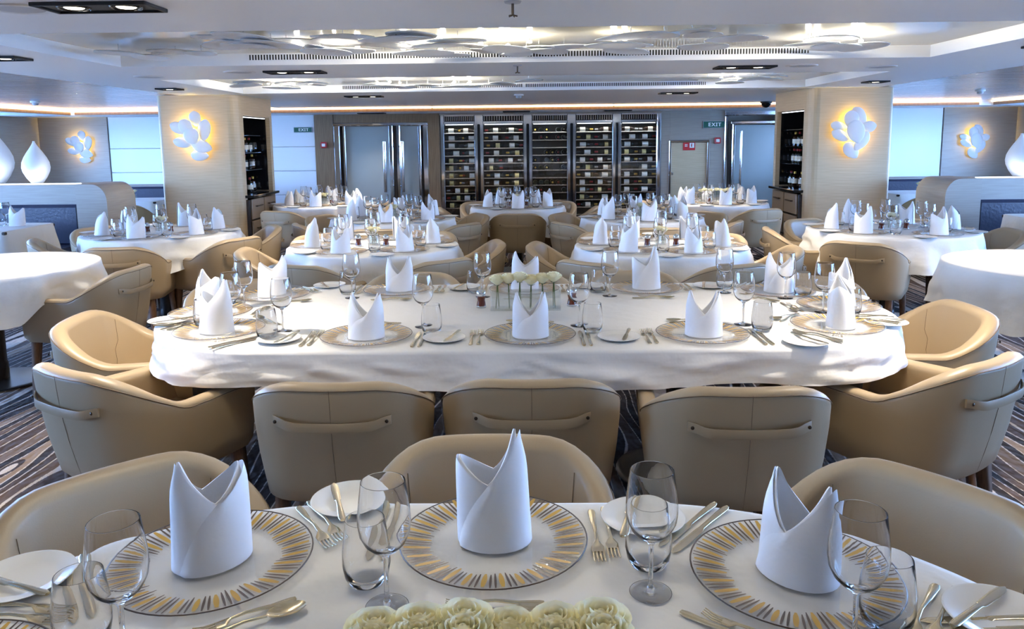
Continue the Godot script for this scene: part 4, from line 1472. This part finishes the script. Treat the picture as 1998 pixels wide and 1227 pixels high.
func square_table(at: Vector3, w: float, dp: float, desc: String, seed_: int) -> void:
	var t := thing("booth_table", "small rectangular table under white cloth, " + desc, "table", at)
	part("tabletop", bxm(Vector3(w - 0.02, 0.027, dp - 0.02), 0.004), M.dark_wood, t, Vector3(0, 0.729, 0))
	part("pedestal", lath([[0.0, 0.02], [0.05, 0.02], [0.05, 0.7], [0.14, 0.705], [0.14, 0.716], [0.0, 0.716]], 20), M.dark_wood, t)
	part("foot_plate", lath([[0.0, 0.0], [0.24, 0.0], [0.24, 0.008], [0.0, 0.02]], 28), M.brushed, t)
	var r := RandomNumberGenerator.new()
	r.seed = seed_
	var ph := r.randf() * TAU
	var rings := []
	for f in [[0.03, 0.0, 0.7505], [0.6, 0.0, 0.7505], [0.97, 0.0, 0.7505], [1.0, 0.0, 0.745], [1.0, 0.012, 0.68], [1.0, 0.03, 0.6], [1.0, 0.045, 0.52], [1.0, 0.055, 0.46]]:
		var ring := PackedVector3Array()
		for k in 96:
			var a := TAU * k / 96
			var ca := cos(a)
			var sa := sin(a)
			var m := pow(pow(absf(ca), 14.0) + pow(absf(sa), 14.0), -1.0 / 14.0)
			var corner := pow(absf(sin(2.0 * a)), 4.0)
			var o: float = 1.0 + f[1] * (0.6 * sin(10.0 * a + ph) + 0.4 * sin(15.0 * a) + 1.5 * corner)
			ring.append(Vector3(ca * m * w / 2 * f[0] * o, f[2] - (0.09 * corner if f[1] > 0.0 else 0.0) * (0.75 - f[2]) / 0.3, sa * m * dp / 2 * f[0] * o))
		rings.append(ring)
	var b := MB.new()
	b.grid(rings, true, true, false)
	solo("tablecloth", b.mesh(), M.cloth, "white cloth over the small rectangular table, " + desc, "tablecloth", at)

func side_tables() -> void:
	for s in [-1.0, 1.0]:
		var who := "double-door side" if s < 0 else "service-door side"
		var at := P(s * 4.97, 0, 7.0)
		var desc := "the booth table, " + who
		square_table(at, 0.85, 0.75, "before the booth, " + who, 60 + int(s))
		for q in [[-0.12, 0.1], [0.22, -0.1]]:
			var o := at + Vector3(q[0], 0.7515, q[1])
			put("napkin_%d" % (2 if q[1] > 0 else 0), "folded_napkin", "white napkin folded into two peaks on " + desc, "napkin", o, 0.2, "napkins on " + desc)
			put("wine_glass", "wine_glass", "empty stemmed wine glass on " + desc, "wine glass", o + Vector3(-0.14, 0, -0.06), 0.0, "wine glasses on " + desc)
			put("tumbler", "tumbler", "empty stemless water tumbler on " + desc, "tumbler", o + Vector3(-0.12, 0, 0.05), 0.0, "tumblers on " + desc)
		# far alcove beyond the pillar: bench against the white wall, laid table, two chairs
		var far := P(s * 5.3, 0, 10.35)
		var dfar := "the far alcove, " + who
		square_table(far, 0.95, 0.7, "in " + dfar, 70 + int(s))
		var bt := thing("alcove_bench", "navy leather bench with pale frame in " + dfar, "bench", P(s * 5.3, 0, 11.25))
		part("frame", bxm(Vector3(1.5, 0.9, 0.12), 0.02), M.veneer_grey, bt, Vector3(0, 0.45, -0.16))
		part("back_cushion", bxm(Vector3(1.3, 0.42, 0.1), 0.03), M.navy, bt, Vector3(0, 0.66, -0.05))
		part("seat_cushion", bxm(Vector3(1.4, 0.14, 0.5), 0.03), M.navy, bt, Vector3(0, 0.39, 0.16))
		part("base", bxm(Vector3(1.4, 0.32, 0.42), 0.004), M.dark_wood, bt, Vector3(0, 0.16, 0.14))
		for x in [-0.28, 0.28]:
			put("chair", "armchair", "beige leather tub armchair at the small table in " + dfar, "armchair", far + Vector3(x, 0, 0.55), 0.0, "armchairs in " + dfar)
		small_vase(far + Vector3(0, 0.7515, 0), "the small table in " + dfar)

func _ready() -> void:
	# ---- camera: lens shifted, as the photograph is cut from the lower part of a 4:3 frame
	var cam := Camera3D.new()
	cam.name = "camera"
	add_child(cam)
	cam.projection = Camera3D.PROJECTION_FRUSTUM
	cam.near = 0.05
	cam.far = 100.0
	cam.size = 2.0 * 613.5 / 1500.0 * cam.near
	cam.frustum_offset = Vector2(0.0, -(613.5 - 478.0) / 1500.0 * cam.near)
	cam.position = Vector3(0, 1.5, 0)
	cam.basis = Basis(Vector3.UP, deg_to_rad(0.9)) * Basis(Vector3.RIGHT, deg_to_rad(-7.8)) * Basis(Vector3.BACK, deg_to_rad(-0.62))
	cam.current = true
	# ---- sky seen through the side windows, exposure
	var we := WorldEnvironment.new()
	we.name = "environment"
	var env := Environment.new()
	env.background_mode = Environment.BG_SKY
	var sky := Sky.new()
	var sm := ProceduralSkyMaterial.new()
	sm.sky_top_color = Color(0.42, 0.6, 0.9)
	sm.sky_horizon_color = Color(0.62, 0.78, 1.0)
	sm.ground_horizon_color = Color(0.6, 0.74, 0.94)
	sm.ground_bottom_color = Color(0.34, 0.48, 0.66)
	sm.sky_energy_multiplier = 5.4
	sm.ground_energy_multiplier = 5.4
	sky.sky_material = sm
	env.sky = sky
	env.tonemap_mode = Environment.TONE_MAPPER_LINEAR
	env.tonemap_exposure = 1.1
	env.sdfgi_enabled = true
	env.ssao_enabled = true
	env.ssil_enabled = true
	we.environment = env
	add_child(we)
	# ---- structure, then things
	materials()
	room()
	make_chair()
	for q in [["napkin_0", 0.19, 0.165, 0.115, 0.03], ["napkin_1", 0.158, 0.21, 0.118, -0.04], ["napkin_2", 0.17, 0.168, 0.085, 0.0], ["napkin_3", 0.165, 0.195, 0.125, 0.05]]:
		make_napkin(q[0], q[1], q[2], q[3], q[4])
	make_tableware()
	make_bottles()
	lay_tables()
	pillar(-1.0, -3.12, -4.02, "broad veneered pillar with petal wall light, on the double-door side", "double-door pillar")
	pillar(1.0, 3.1, 4.02, "broad veneered pillar with petal wall light, on the service-door side", "service-door pillar")
	wine_cabinet()
	booth(-1.0, 1.09, 0.88, 4.3, 4.62, "double-door side")
	booth(1.0, 1.06, 0.84, 4.28, 4.64, "service-door side")
	vase(P(-5.22, 1.09, 8.2), 0.45, 0.136, "smaller white teardrop vase on the booth ledge, double-door side")
	vase(P(-5.68, 1.09, 8.25), 0.58, 0.17, "larger white teardrop vase on the booth ledge, double-door side")
	vase(P(5.22, 1.06, 8.2), 0.45, 0.136, "white teardrop vase on the booth ledge, service-door side")
	var pl := [[0.045, 0.19, 0.13, 0.17, 10, 0.05], [-0.13, 0.085, 0.12, 0.23, 65, 0.055], [-0.05, 0.1, 0.15, 0.19, 40, 0.075], [0.14, 0.06, 0.14, 0.25, -12, 0.06], [0.01, 0.0, 0.17, 0.18, 20, 0.09], [-0.1, -0.07, 0.11, 0.23, 80, 0.05], [0.11, -0.11, 0.14, 0.23, 75, 0.07], [0.075, -0.21, 0.12, 0.2, 85, 0.055]]
	sconce(P(-3.63, 1.575, 8.5), pl, 1.0, 0.1, "glowing petal wall light on the double-door pillar")
	var pr := [[0.06, 0.17, 0.14, 0.22, 35, 0.055], [-0.03, 0.13, 0.16, 0.2, 0, 0.075], [-0.15, 0.06, 0.1, 0.19, 75, 0.05], [-0.13, -0.04, 0.11, 0.22, 65, 0.06], [0.02, 0.0, 0.19, 0.26, 15, 0.09], [0.15, 0.05, 0.12, 0.2, -80, 0.06], [0.09, -0.1, 0.13, 0.24, -35, 0.075], [-0.01, -0.2, 0.15, 0.21, 40, 0.055]]
	sconce(P(3.57, 1.545, 8.5), pr, 1.0, 0.1, "glowing petal wall light on the service-door pillar")
	sconce(P(-7.4, 1.455, 12.87), pl, 1.0, 0.1, "glowing petal wall light on the far grey panel, double-door side")
	sconce(P(7.4, 1.40, 12.87), pr, 1.0, 0.1, "glowing petal wall light on the far grey panel, service-door side")
	ceiling_bits()
	petal_lamps()
